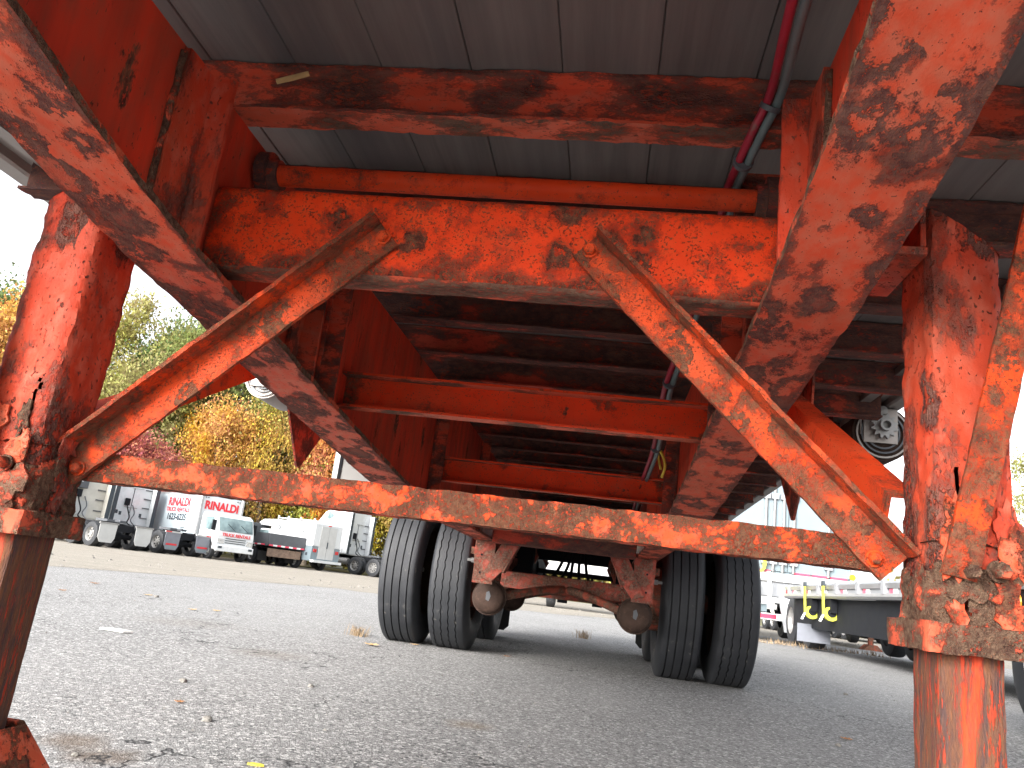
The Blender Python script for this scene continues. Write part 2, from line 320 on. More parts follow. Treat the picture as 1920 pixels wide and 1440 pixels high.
# ------------------------------------------------------------------ mesh helpers
class MB:
    def __init__(s): s.v = []; s.f = []; s.wear = {}
    def add(s, vs, fs):
        o = len(s.v); s.v += [tuple(v) for v in vs]; s.f += [tuple(o + i for i in f) for f in fs]; return s
    def box(s, x0, x1, y0, y1, z0, z1):
        return s.add([(x0, y0, z0), (x1, y0, z0), (x1, y1, z0), (x0, y1, z0), (x0, y0, z1), (x1, y0, z1), (x1, y1, z1), (x0, y1, z1)],
                     [(0, 3, 2, 1), (4, 5, 6, 7), (0, 1, 5, 4), (1, 2, 6, 5), (2, 3, 7, 6), (3, 0, 4, 7)])
    def prism(s, poly, axis, a, b):
        """poly: 2-D outline, extruded along axis ('x','y','z') from a to b"""
        n = len(poly)
        def P(p, t): return {'x': (t, p[0], p[1]), 'y': (p[0], t, p[1]), 'z': (p[0], p[1], t)}[axis]
        vs = [P(p, a) for p in poly] + [P(p, b) for p in poly]
        return s.add(vs, [tuple(range(n))[::-1], tuple(range(n, 2 * n))] + [(i, (i + 1) % n, n + (i + 1) % n, n + i) for i in range(n)])
    def tube(s, pts, r, seg=10, cap=True):
        pts = [Vector(p) for p in pts]; n = len(pts); rs = r if isinstance(r, (list, tuple)) else [r] * n
        vs = []; fs = []; prev = None
        for i, p in enumerate(pts):
            t = (pts[min(i + 1, n - 1)] - pts[max(i - 1, 0)]).normalized()
            if prev is None: a = t.orthogonal().normalized()
            else:
                a = prev - t * prev.dot(t); a = a.normalized() if a.length > 1e-6 else t.orthogonal().normalized()
            prev = a; b_ = t.cross(a)
            for k in range(seg):
                an = 2 * math.pi * k / seg
                vs.append(p + (a * math.cos(an) + b_ * math.sin(an)) * rs[i])
        for i in range(n - 1):
            for k in range(seg):
                k2 = (k + 1) % seg
                fs.append((i * seg + k, i * seg + k2, (i + 1) * seg + k2, (i + 1) * seg + k))
        if cap: fs += [tuple(range(seg))[::-1], tuple(range((n - 1) * seg, n * seg))]
        return s.add(vs, fs)
    def lathe(s, prof, c, axis, seg=32, close=False):
        """prof: (along, radius) pairs about axis through c"""
        vs = []; fs = []; n = len(prof)
        for k in range(seg):
            an = 2 * math.pi * k / seg; ca, sa = math.cos(an), math.sin(an)
            for (u, r) in prof:
                p = {'x': (u, r * ca, r * sa), 'y': (r * ca, u, r * sa), 'z': (r * ca, r * sa, u)}[axis]
                vs.append((c[0] + p[0], c[1] + p[1], c[2] + p[2]))
        for k in range(seg):
            k2 = (k + 1) % seg
            for i in range(n - 1 if not close else n):
                j = (i + 1) % n
                fs.append((k * n + i, k * n + j, k2 * n + j, k2 * n + i))
        return s.add(vs, fs)
    def sweep(s, prof, pts, xd, dens=.02, plen=.02, amp=0., freq=22., seed=0.):
        """closed 2-D profile swept along a polyline; densified and roughened"""
        pr = []; ec = []
        for i, p in enumerate(prof):
            q = prof[(i + 1) % len(prof)]; L = math.hypot(q[0] - p[0], q[1] - p[1]); k = max(1, int(round(L / plen)))
            pr += [(p[0] + (q[0] - p[0]) * j / k, p[1] + (q[1] - p[1]) * j / k) for j in range(k)]
            ec += [min(L * j / k, L * (1 - j / k)) for j in range(k)]
        total = sum((Vector(b_) - Vector(a)).length for a, b_ in zip(pts[:-1], pts[1:])); o0 = len(s.v)
        pts = [Vector(p) for p in pts]; P = []
        for a, b_ in zip(pts[:-1], pts[1:]):
            k = max(1, int((b_ - a).length / dens)); P += [a + (b_ - a) * (j / k) for j in range(k)]
        P.append(pts[-1]); n = len(pr); vs = []; fs = []; xd = Vector(xd); run = 0.
        for i, p in enumerate(P):
            t = (P[min(i + 1, len(P) - 1)] - P[max(i - 1, 0)]).normalized()
            u = (xd - t * xd.dot(t)).normalized(); v = t.cross(u)
            for (a, b_) in pr:
                q = p + u * a + v * b_
                if amp:
                    sq = q * freq + Vector((seed, seed * 2, 0))
                    q = q + noise.noise_vector(sq) * amp + noise.noise_vector(sq * 3.1) * amp * .6
                vs.append(q)
            run += (p - P[max(0, i - 1)]).length; dn = min(run, total - run)
            for k_, e_ in enumerate(ec): s.wear[o0 + i * n + k_] = (max(0., 1 - e_ / .03), max(0., 1 - dn / .3))
        for i in range(len(P) - 1):
            for k in range(n):
                k2 = (k + 1) % n
                fs.append((i * n + k, i * n + k2, (i + 1) * n + k2, (i + 1) * n + k))
        fs += [tuple(range(n))[::-1], tuple(range((len(P) - 1) * n, len(P) * n))]
        return s.add(vs, fs)
    def build(s, name, mat, parent=None, smooth=False, bevel=0., at=None):
        me = bpy.data.meshes.new(name); me.from_pydata(s.v, [], s.f); me.validate()
        bm = bmesh.new(); bm.from_mesh(me); bmesh.ops.recalc_face_normals(bm, faces=bm.faces); bm.to_mesh(me); bm.free()
        me.materials.append(M[mat] if isinstance(mat, str) else mat)
        if s.wear and len(me.vertices) == len(s.v):
            for nm_, ix in (('edge_wear', 0), ('end_wear', 1)):
                at_ = me.attributes.new(nm_, 'FLOAT', 'POINT'); at_.data.foreach_set('value', [s.wear.get(i_, (0, 0))[ix] for i_ in range(len(s.v))])
        if smooth:
            me.polygons.foreach_set('use_smooth', [True] * len(me.polygons))
            me.set_sharp_from_angle(angle=R(38))
        o = bpy.data.objects.new(name, me); COL.objects.link(o)
        if parent: o.parent = parent
        if at: o.location = at
        if bevel:
            bv = o.modifiers.new('bevel', 'BEVEL'); bv.width = bevel; bv.segments = 2; bv.limit_method = 'ANGLE'
        return o
def empty(name, loc=(0, 0, 0), rz=0., label=None, cat=None, group=None):
    o = bpy.data.objects.new(name, None); COL.objects.link(o); o.location = loc; o.rotation_euler = (0, 0, rz); o.empty_display_size = .2
    if label: tag(o, label, cat, group)
    return o
def tag(o, label, cat, group=None, kind=None):
    if label: o['label'] = label
    if cat: o['category'] = cat
    if group: o['group'] = group
    if kind: o['kind'] = kind
    return o
def kids(o): return [c for c in bpy.data.objects if c.parent == o]
def copy_tree(o, parent=None):
    c = o.copy(); COL.objects.link(c)
    if parent: c.parent = parent
    for ch in kids(o): copy_tree(ch, c)
    return c
def text(body, size, loc, rot, mat, parent, name='lettering', sx=1., align='CENTER', bold=0.):
    cu = bpy.data.curves.new(name, 'FONT'); cu.body = body; cu.size = size; cu.align_x = align; cu.align_y = 'CENTER'; cu.extrude = .003; cu.offset = bold
    t = bpy.data.objects.new(name, cu); me = bpy.data.meshes.new_from_object(t); bpy.data.objects.remove(t); bpy.data.curves.remove(cu)
    me.materials.append(M[mat]); o = bpy.data.objects.new(name, me); COL.objects.link(o)
    o.location = loc; o.rotation_euler = rot; o.scale = (sx, 1, 1); o.parent = parent
    return o
def ell(a, b, t):        # L-shaped (angle iron) outline, legs a and b
    return [(0, 0), (a, 0), (a, t), (t, t), (t, b), (0, b)]
def gz(x, y):
    r = math.hypot(x - .2, y + 1.2); k = min(1, max(0, (r - 11) / 22)); return -.17 * k * k * (3 - 2 * k)

# ================================================================== SETTING
def ground_sheet(name, mat, xs, ys, z0=0., inside=None, edge=None):
    mb = MB(); nx, ny = len(xs), len(ys)
    mb.v = [(x, y, gz(x, y) + z0) for y in ys for x in xs]
    for j in range(ny - 1):
        for i in range(nx - 1):
            if inside and not inside((xs[i] + xs[i + 1]) / 2, (ys[j] + ys[j + 1]) / 2): continue
            mb.f.append((j * nx + i, j * nx + i + 1, (j + 1) * nx + i + 1, (j + 1) * nx + i))
    o = mb.build(name, mat, smooth=True); o['kind'] = 'structure'; return o
fine = [-900, -300, -120, -70] + [x for x in range(-50, 51, 2)] + [70, 120, 300, 900]
ground_sheet('asphalt_ground', 'asphalt', fine, fine)
def edge_y(x):
    """where the asphalt gives way to packed gravel"""
    pts = [(-60, -3), (-12, 1.5), (-6.2, 7.6), (-4.4, 12.6), (-1, 14.6), (1.7, 18.4), (4.7, 20.8), (9, 21.5), (14, 16), (30, 8), (60, 5)]
    for a, b_ in zip(pts[:-1], pts[1:]):
        if a[0] <= x <= b_[0]: return a[1] + (b_[1] - a[1]) * (x - a[0]) / (b_[0] - a[0])
    return 0
gm = MB(); xs = [-60 + i * .1 for i in range(1201)]; rows = [0, .25, .6, 1.2, 2.5, 5, 9, 14, 20, 27, 34, 40]
for x in xs:
    e = edge_y(x) + noise.noise(Vector((x * .7, 0, 0))) * 1.1 + noise.noise(Vector((x * 2.6, 1, 0))) * .55 + noise.noise(Vector((x * 7, 2, 0))) * .3
    yend = 52.
    for k, r_ in enumerate(rows):
        y = e + (yend - e) * (r_ / 40.)
        gm.v.append((x, y, gz(x, y) + (.002 if k == 0 else .006)))
n = len(rows)
for i in range(len(xs) - 1):
    for k in range(n - 1): gm.f.append((i * n + k, (i + 1) * n + k, (i + 1) * n + k + 1, i * n + k + 1))
gl = gm.build('gravel_lot', 'gravel', smooth=True); gl['kind'] = 'structure'
vm = MB()
for (x0, x1, y0, y1) in ((-120, 15, 46, 140), (15, 120, 36, 140)):
    vm.add([(x0, y0, -.155), (x1, y0, -.155), (x1, y1, 1.2), (x0, y1, 1.2)], [(0, 1, 2, 3)])
vo = vm.build('grass_verge', 'soil'); vo['kind'] = 'structure'

# ================================================================== THE ORANGE TRAILER
T = empty('flatbed_trailer', (0, 0, 0), 0, 'rusty orange flatbed trailer seen from underneath between its landing legs', 'trailer')
def cb(y): return -.0031 * max(0, y - 1) ** 2
ZF = [(-2.5, 1.10), (-1.3, 1.09), (-1.0, 1.055), (-.78, 1.0), (-.61, .953), (-.5, .923), (-.37, .897), (-.2, .872), (.07, .843), (.2, .824), (.5, .79), (.83, .755), (1.12, .724), (1.6, .695), (3.3, .685), (6.9, .60)]
def zf(y):
    for a, b_ in zip(ZF[:-1], ZF[1:]):
        if a[0] <= y <= b_[0]: return a[1] + (b_[1] - a[1]) * (y - a[0]) / (b_[0] - a[0])
# deck boards, running fore and aft
bx_ = -1.17; edges = []
while bx_ < 1.16: edges.append(bx_); bx_ += .1555
edges = [e + .015 for e in edges]
ysd = [-1.45, -.7, 0, 1, 2, 3, 4, 5, 6, 6.9]
for e0 in edges:
    mb = MB(); x1 = min(e0 + .1545, 1.168)
    dz = random.uniform(-.0015, .0015)
    for y in ysd:
        z = 1.285 + cb(y) + dz
        mb.v += [(e0, y, z + .002), (e0 + .0015, y, z), (x1 - .0015, y, z), (x1, y, z + .002), (x1, y, z + .022), (x1 + .012, y, z + .024), (x1 + .012, y, z + .034), (e0 + .013, y, z + .034), (e0 + .013, y, z + .020 + .004), (e0, y, z + .020)]
    K = 10
    for i in range(len(ysd) - 1):
        for k in range(K): mb.f.append((i * K + k, i * K + (k + 1) % K, (i + 1) * K + (k + 1) % K, (i + 1) * K + k))
    mb.f += [tuple(range(K)), tuple(range((len(ysd) - 1) * K, len(ysd) * K))]
    mb.build('floor_plank', 'plank', T)
# crossmembers: small I beams under the boards
Ipro = [(-.028, 0), (.028, 0), (.028, .006), (.004, .012), (.004, .078), (.028, .084), (.028, .09), (-.028, .09), (-.028, .084), (-.004, .078), (-.004, .012), (-.028, .006)]
for k in range(-3, 20):
    y = -.095 + .345 * k; z = 1.192 + cb(y)
    if y > 6.7: break
    near = -2 < k < 2
    mb = MB().sweep(Ipro, [(-1.165, y, z), (1.165, y, z)], (0, 1, 0), .014 if near else .08, .014 if near else .05, .0035 if near else .003, 26, k * 3.1)
    o = mb.build('crossmember', 'darkmember' if k < 1 else 'sooty', T, smooth=True)
    if k < 1:
        o.data.materials.append(M['lip'])
        for p_ in o.data.polygons:
            if p_.normal.z < -.5 and p_.center.z < z + .004: p_.material_index = 1
# main beams
for s in (-1, 1):
    ys = [-1.45 + .1 * i for i in range(84)]
    poly = [(y, zf(min(y, 6.9))) for y in ys] ; top = [(y, 1.186 + cb(y)) for y in reversed(ys)]
    mb = MB(); n = len(ys); x0, x1 = s * .475 - .004, s * .475 + .004
    zt = [1.19 + cb(y) for y in ys]
    for xx in (x0, x1):
        for y, t_ in zip(ys, zt): mb.v += [(xx, y, zf(min(6.9, y)) + .006), (xx, y, t_)]
    for q in range(2):
        for i in range(n - 1):
            a = q * 2 * n + 2 * i; mb.f.append((a, a + 1, a + 3, a + 2))
    beam = mb.build('main_beam', 'web', T)
    fl = MB().sweep([(-.0625, 0), (.0625, 0), (.0625, -.012), (-.0625, -.012)], [(s * .4725, y, z) for y, z in ZF[2:13]], (1, 0, 0), .014, .012, .0022, 24, 5 + s)
    fo = fl.build('bottom_flange', 'flange', beam, smooth=True)
    fo.data.materials.append(M['collar'])
    for p_ in fo.data.polygons:
        if abs(p_.normal.x) > .7: p_.material_index = 1
    MB().sweep([(-.0625, 0), (.0625, 0), (.0625, -.012), (-.0625, -.012)], [(s * .4725, y, z) for y, z in ZF[12:]], (1, 0, 0), .1, .06).build('bottom_flange', 'flange', beam)
    MB().sweep([(-.0625, 0), (.0625, 0), (.0625, -.012), (-.0625, -.012)], [(s * .4725, -1.45, 1.09)] + [(s * .4725, y, z) for y, z in ZF[1:3]], (1, 0, 0), .1, .06).build('bottom_flange', 'flange', beam)
    # upright stiffeners on the inner face
    for (y, dx, mt, ext) in ((-.205, .045, 'leg', .075), (.30, .05, 'darkmember', .05), (.44, .05, 'darkmember', .01), (1.70, .05, 'darkmember', .01), (2.8, .05, 'darkmember', .01)):
        zb = zf(y) + .012
        xi = s * (.470 - dx)
        st = MB().sweep([(0, 0), (s * dx, 0), (s * dx, .008), (0, .008)], [(xi, y, zb), (xi, y, 1.188)], (1, 0, 0), .015, .012, .0016, 30, y)
        st.sweep([(s * (dx - .009), -ext), (s * (dx - .001), -ext), (s * (dx - .001), -.0005), (s * (dx - .009), -.0005)], [(xi, y, zb), (xi, y, 1.187)], (1, 0, 0), .015, .014, .0016, 30, y + 3)
        st.build('stiffener', mt, beam, smooth=True)
    # rough weld bead down the web
    pts = [(s * .468, -.285 + noise.noise(Vector((0, 0, z * 30))) * .004, z) for z in [.90 + .012 * i for i in range(24)]]
    MB().tube(pts, [.005 + .003 * abs(noise.noise(Vector((0, 2, i * .9)))) for i in range(24)], 6).build('weld_bead', 'collar', beam, smooth=True)

def underside(o, mat, lim=-.6):
    o.data.materials.append(M[mat])
    for p in o.data.polygons:
        if p.normal.z < lim: p.material_index = 1
    return o
# channels between the beams
def channel(y, z, h, d, L, mat, name='cross_channel', amp=.0016):
    t = .007; c = .014
    prof = [(c, 0), (d, 0), (d, t), (c + t * .5, t), (t, c), (t, h - c), (c, h - t), (d, h - t), (d, h), (c, h), (.004, h - .006), (0, h - c), (0, c), (.004, .006)]
    return MB().sweep(prof, [(-L, y, z), (L, y, z)], (0, 1, 0), .012, .012, amp, 24, y * 7).build(name, mat, T, smooth=True)
underside(channel(-.118, .900, .150, .058, .468, 'channel', amp=.0013), 'chanlip')
def fchannel(y, z, h, d, mat):
    t = .006
    prof = [(0, 0), (d, 0), (d, h), (0, h), (0, h - t), (d - t, h - t), (d - t, t), (0, t)]
    return MB().sweep(prof, [(-.469, y, z), (.469, y, z)], (0, 1, 0), .03, .02, .0012, 20, y * 5).build('cross_channel', mat, T, smooth=True)
for q in ((.60, .838, .090), (1.715, .812, .094), (2.82, .79, .094)): underside(fchannel(*q, .045, 'member'), 'lip')
MB().sweep([(0, 0), (.03, 0), (.03, .005), (0, .005)], [(-.466, -.05, 1.062), (.466, -.05, 1.062)], (0, 1, 0), .02, .02, .004, 30, 3).build('weld_strip', 'collar', T, smooth=True)
# cross shaft of the landing gear
sh = MB().tube([(-.60, .005, 1.136), (.48, .005, 1.136)], .0195, 28).build('cross_shaft', 'clean', T, smooth=True)
for (x, d) in ((-.462, .02), (.462, -.02)):
    MB().lathe([(0, .042), (d, .042), (d, .030), (d * 1.8, .028), (d * 1.8, .021), (0, .021)], (x, .005, 1.136), 'x', 28, True).build('shaft_bearing', 'sooty', sh, smooth=True)
MB().box(.40, .472, .02, .075, 1.085, 1.20).build('shaft_bracket', 'darkmember', T, bevel=.004)

# lower crossbar between the legs (angle iron)
cbm = MB().sweep([(0, .536), (.048, .536), (.048, .542), (.007, .542), (.007, .580), (0, .580)], [(-.60, -.117, 0), (.60, -.117, 0)], (0, 1, 0), .007, .008, .0017, 42, 2)
cbar = cbm.build('crossbar', 'bar', T, smooth=True)
def bolt(p, axis, r, parent, mat='flake', h=.012):
    mb = MB(); d = -1 if axis == 'y' else 1
    mb.lathe([(0, 0), (0, r * 1.3), (d * .003, r * 1.3), (d * .003, 0)], p, axis, 20, False)
    mb.lathe([(d * .003, 0), (d * .003, r), (d * h * .8, r), (d * h, r * .8), (d * h, 0)], p, axis, 6, False)
    return mb.build('bolt', mat, parent)
for s in (-1, 1):
    t = Vector((-s * .448, 0, .431)); A = Vector((s * .624, -.121, .562)); B = A + t * 1.0
    prof = [(0, 0), (.044, 0), (.044, -s * .007), (.0075, -s * .007), (.0075, -s * .054), (0, -s * .054)]
    prof = [(a, -b) for a, b in prof] if s < 0 else prof
    prof = [(a, -b) for a, b in ell(.044, -.054, .007)] if False else prof
    # the outline's second axis must point down across the brace on both sides
    tt = (B - A).normalized(); v = tt.cross(Vector((0, -1, 0))); sg = 1 if v.z < 0 else -1
    prof = [(0, 0), (.044, 0), (.044, sg * .007), (.0075, sg * .007), (.0075, sg * .054), (0, sg * .054)]
    br = MB().sweep(prof, [A, B], (0, -1, 0), .008, .008, .0014, 38, 11 + s).build('diagonal_brace', 'brace', T, smooth=True)
    bolt((s * .577, -.129, .551), 'y', .0088, br, 'brace'); bolt((s * .163, -.129, .964), 'y', .0092, br, 'brace')
    # rear brace behind, running up and back to the main beam
    A = Vector((s * .606, -.095, .645)); B = Vector((s * .575, .45, .925))
    tt = (B - A).normalized(); v = tt.cross(Vector((s, 0, 0))); sg = 1 if v.z < 0 else -1
    MB().sweep([(.0, 0), (.042, 0), (.042, sg * .006), (.006, sg * .006), (.006, sg * .046), (0, sg * .046)], [A, B], (s, 0, 0), .02, .02, .0008, 25, 17 + s).build('rear_brace', 'clean', T, smooth=True)
    # forward brace rising towards the nose
    o_ = .0 if s > 0 else .028
    A = Vector((s * (.626 + o_), -.219, .535)); B = Vector((s * (.738 + o_), -.300, 1.16))
    MB().sweep([(0, 0), (s * .040, 0), (s * .040, .04), (s * .034, .04), (s * .034, .006), (0, .006)], [A, B], (1, 0, 0), .012, .01, .0015, 32, 21 + s).build('forward_brace', 'brace', T, smooth=True)

# landing legs
def rsq(x0, x1, y0, y1, c):
    return [(x0 + c, y0), (x1 - c, y0), (x1 - c * .3, y0 + c * .3), (x1, y0 + c), (x1, y1 - c), (x1 - c * .3, y1 - c * .3), (x1 - c, y1), (x0 + c, y1), (x0 + c * .3, y1 - c * .3), (x0, y1 - c), (x0, y0 + c), (x0 + c * .3, y0 + c * .3)]
def mx(poly, s): return [(s * a, b) for a, b in poly]
def plate(base, ux, nrm, w_, h_, seed, tilt, curl):
    """an irregular sheet of rust scale or paint lying just off a face"""
    g = random.Random(seed); n = 17; vs = []
    for k in range(n):
        an = 2 * math.pi * (k + g.uniform(-.25, .25)) / n; rr = g.uniform(.50, 1.12)
        a_, b_ = math.cos(an) * rr * w_ / 2, math.sin(an) * rr * h_ / 2
        off = .0015 + tilt * (b_ / h_ + .5) + curl * (max(0, -b_ / h_) ** 2) * .1
        vs.append(base + ux * a_ + Vector((0, 0, b_)) + nrm * off)
    c = sum(vs, Vector()) / n
    f = [*vs, c + nrm * .001]; bk = [v_ - nrm * .003 for v_ in f]
    m_ = n + 1
    fs = [(k, (k + 1) % n, n) for k in range(n)] + [(m_ + (k + 1) % n, m_ + k, m_ + n) for k in range(n)] + [(k, m_ + k, m_ + (k + 1) % n, (k + 1) % n) for k in range(n)]
    return MB().add(f + bk, fs)
def leg(s, off, wid):
    X0, X1 = .594 + off, .594 + off + wid
    mb = MB().sweep(mx(rsq(X0, X1, -.200, -.088, .016), s), [(0, 0, .50), (0, 0, 1.04)], (1, 0, 0), .0055, .005, .0032, 30, 31 + s)
    def torn(m_):
        keep = []
        for f in m_.f:
            c = sum((Vector(m_.v[i]) for i in f), Vector()) / len(f)
            hit = False
            if len(f) == 4 and c.y < -.185 and .497 < c.z < .67:
                wv = .0022 + .0065 * max(0, 1 - abs(c.z - .555) / .09) + .002 * noise.noise(Vector((s, 0, c.z * 90)))
                hit = abs(abs(c.x) - (X0 + .030 + .010 * noise.noise(Vector((s * 3, 0, c.z * 22))))) < wv
            if len(f) == 4 and c.z < .508 + .018 * noise.noise(Vector((c.x * 40, c.y * 40, s))): hit = True
            if not hit: keep.append(f)
        m_.f = keep
    for i, q in enumerate(mb.v):      # top cut off at a slope, high on the beam side
        lim = 1.035 - max(0, (abs(q[0]) - X0)) * .75
        if q[2] > lim: mb.v[i] = (q[0], q[1], lim)
    torn(mb); L = mb.build('landing_leg', 'leg', T, smooth=True)
    MB().sweep(mx(rsq(X0 + .009, X1 - .008, -.188, -.098, .010), s), [(0, 0, .10), (0, 0, .60)], (1, 0, 0), .012, .01, .0009, 26, 33 + s).build('inner_tube', 'tube', L, smooth=True)
    bl = MB().sweep(mx(rsq(X0 - .004, X1 + .006, -.206, -.082, .02), s), [(0, 0, .476), (0, 0, .575)], (1, 0, 0), .004, .004, .0048, 34, 41 + s)
    bl.f = [f for f in bl.f if len(f) != 4 or (lambda c: c.z < .545 + .03 * noise.noise(Vector((c.x * 30, c.y * 30, s * 5))) and not (c.y < -.19 and c.z > .492 and abs(abs(c.x) - (X0 + .030 + .010 * noise.noise(Vector((s * 3, 0, c.z * 22))))) < .0065))(sum((Vector(bl.v[i]) for i in f), Vector()) / 4)]
    bl.build('leg_base', 'collar', L, smooth=True)
    MB().sweep(mx(rsq(X0 - .014, X1 + .012, -.214, -.074, .006), s), [(0, 0, .445), (0, 0, .479)], (1, 0, 0), .005, .005, .0022, 40, 43 + s).build('collar', 'collar', L, smooth=True)
    MB().sweep(mx([(X1 - .002, -.176), (X1 + .010, -.176), (X1 + .010, -.10), (X1 - .002, -.10)], s), [(0, 0, .484), (0, 0, .74)], (1, 0, 0), .01, .01, .0022, 30, 45 + s).build('gear_cover', 'leg', L, smooth=True)
    bolt((s * (X0 + .067), -.213, .545), 'y', .010, L, 'collar', .02); bolt((s * (X0 + .034), -.213, .541), 'y', .009, L, 'collar', .02)
    g = random.Random(50 + s)
    for k in range(14):
        z = .492 + .028 * (k // 3) + g.uniform(-.008, .008)
        if z > .64 or (s > 0 and k % 3 == 2): continue
        if k % 3 < 2:
            base = Vector((s * (X0 + .022 + .06 * (k % 3) + g.uniform(-.012, .012)), -.2085 if z < .58 else -.2035, z)); ux = Vector((1, 0, 0)); nr = Vector((0, -1, 0))
        else:
            base = Vector((s * (X0 - (.0075 if z < .58 else .002)), -.145 + g.uniform(-.03, .03), z)); ux = Vector((0, 1, 0)); nr = Vector((-s, 0, 0))
        plate(base, ux, nr, g.uniform(.022, .050), g.uniform(.03, .075), 100 * k + s, *((g.uniform(-.002, .005), g.uniform(0, .18)) if k % 3 < 2 else (g.uniform(-.001, .0015), g.uniform(0, .04)))).build('scale_plate', g.choice(['flake', 'collar', 'leg', 'flake']), L)
    # folded sand shoe
    shoe = MB()
    cx, cy = s * (.648 + off), -.1425
    for (dx, dy) in ((1, 0), (-1, 0), (0, 1), (0, -1)):
        a = Vector((dx, dy, 0)); p = Vector((-dy, dx, 0))
        ti, bo = Vector((cx, cy, .178)) + a * .062, Vector((cx, cy, .012)) + a * .150
        q = [ti - p * .05, ti + p * .05, bo + p * .135, bo - p * .135]
        qn = a * .006 + Vector((0, 0, .004))
        shoe.add([*q, *[v_ + qn for v_ in q]], [(0, 1, 2, 3), (7, 6, 5, 4), (0, 4, 5, 1), (1, 5, 6, 2), (2, 6, 7, 3), (3, 7, 4, 0)])
    shoe.box(cx - .155, cx + .155, cy - .155, cy + .155, gz(cx, cy), .012)
    shoe.build('sand_shoe', 'flake', L, bevel=.002)
    MB().tube([(cx - .07 * 1, cy, .125), (cx + .07, cy, .125)], .02, 14).build('shoe_pin', 'collar', L, smooth=True)
    # bracket carrying the leg on the beam
    mb = MB().box(*sorted((s * .54, s * (X0 - .003))), -.205, -.05, .955, .967).box(*sorted((s * (X0 - .012), s * (X0 - .004))), -.203, -.05, .968, 1.10).box(*sorted((s * .484, s * .60)), -.06, -.05, .968, 1.12)
    mb.build('leg_bracket', 'leg', L, bevel=.002)
leg(-1, 0., .108); leg(1, .03, .094)
# hanging pointed gusset plates further back
for s in (-1, 1):
    MB().prism([(.945, .905), (1.10, .732), (1.125, .735), (1.258, .858), (1.40, 1.0), (1.40, 1.19), (.90, 1.19)], 'x', s * .752, s * .758).build('pointed_gusset', 'darkmember', T)
# side rails
for s in (-1, 1):
    prof = [(1.172, 1.282), (1.205, 1.282), (1.207, 1.262), (1.214, 1.256), (1.262, 1.256), (1.270, 1.262), (1.270, 1.40), (1.262, 1.405), (1.172, 1.405), (1.172, 1.35)]
    mb = MB(); n = len(prof); ysr = [-1.45 + .35 * i for i in range(24)]
    for y in ysr:
        mb.v += [(s * a, y, b_ + cb(y)) for a, b_ in prof]
    for i in range(len(ysr) - 1):
        for k in range(n): mb.f.append((i * n + k, i * n + (k + 1) % n, (i + 1) * n + (k + 1) % n, (i + 1) * n + k))
    mb.f += [tuple(range(n)), tuple(range(n * (len(ysr) - 1), n * len(ysr)))]
    mb.build('side_rail', 'railalu', T)
    # winch track inboard of the rail
    mb = MB()
    prof = [(1.095, 1.262), (1.13, 1.262), (1.13, 1.267), (1.10, 1.267), (1.10, 1.284), (1.095, 1.284)]
    n = len(prof)
    for y in ysr: mb.v += [(s * a, y, b_ - .012 + cb(y)) for a, b_ in prof]
    for i in range(len(ysr) - 1):
        for k in range(n): mb.f.append((i * n + k, i * n + (k + 1) % n, (i + 1) * n + (k + 1) % n, (i + 1) * n + k))
    mb.build('winch_track', 'railalu', T)
    # amber side markers
    for (y, z) in ((3.72, 1.318), (6.25, 1.262)):
        mk = MB().lathe([(0, 0), (0, .034), (s * -.004, .034), (s * -.016, .024), (s * -.022, 0)], (s * 1.168, y, z), 'x', 18).build('marker_light', 'amber', T, smooth=True)
        MB().lathe([(0, .036), (s * -.006, .036), (s * -.006, .045), (0, .045)], (s * 1.169, y, z), 'x', 18, True).build('rubber_ring', 'blackrubber', mk, smooth=True)
# strap winches under the rails
def winch(y, s, z, r, gear=True):
    x0 = 1.20
    wb = MB().box(*sorted((s * 1.12, s * 1.126)), y - .13, y + .13, z - .03, 1.252).box(*sorted((s * 1.13, s * 1.25)), y - .136, y - .130, z - .06, 1.25).box(*sorted((s * 1.13, s * 1.25)), y + .13, y + .136, z - .06, 1.25)
    wo = wb.build('strap_winch', 'railalu', T, bevel=.002)
    MB().lathe([(-.12, 0), (-.12, r), (-.112, r * 1.0), (-.108, r * .93), (-.10, r), (.10, r), (.12, r * .98), (.12, 0)], (s * x0, y, z - .02), 'y', 36).build('strap_roll', 'can' if gear else 'railalu', wo, smooth=True)
    for rr in (.9, .74, .58):
        MB().lathe([(-.125, r * rr), (-.131, r * rr), (-.131, r * (rr - .06)), (-.125, r * (rr - .06))], (s * x0, y, z - .02), 'y', 36, True).build('strap_layer', ('railalu' if rr > .8 else 'darkgrey'), wo, smooth=True)
    if gear:
        g = []
        for k in range(24):
            an = 2 * math.pi * k / 24; rr = .048 if k % 2 else .036
            g += [(rr * math.cos(an - .05), rr * math.sin(an - .05)), (rr * math.cos(an + .05), rr * math.sin(an + .05))]
        MB().prism([(s * (x0 - .005) + a, z - .0 + b_) for a, b_ in g], 'y', y - .165, y - .150).build('ratchet_gear', 'steel', wo)
        MB().lathe([(0, .022), (-.022, .022), (-.022, .014), (0, .014)], (s * (x0 - .005), y - .166, z), 'y', 20, True).build('shaft_end', 'steel', wo, smooth=True)
        MB().lathe([(0, 0), (0, .017), (-.012, .015), (-.014, 0)], (s * (x0 - .005), y - .14, z + .062), 'y', 16).build('pawl', 'steel', wo, smooth=True)
winch(1.835, 1, 1.178, .105); winch(1.80, -1, 1.165, .085, False)
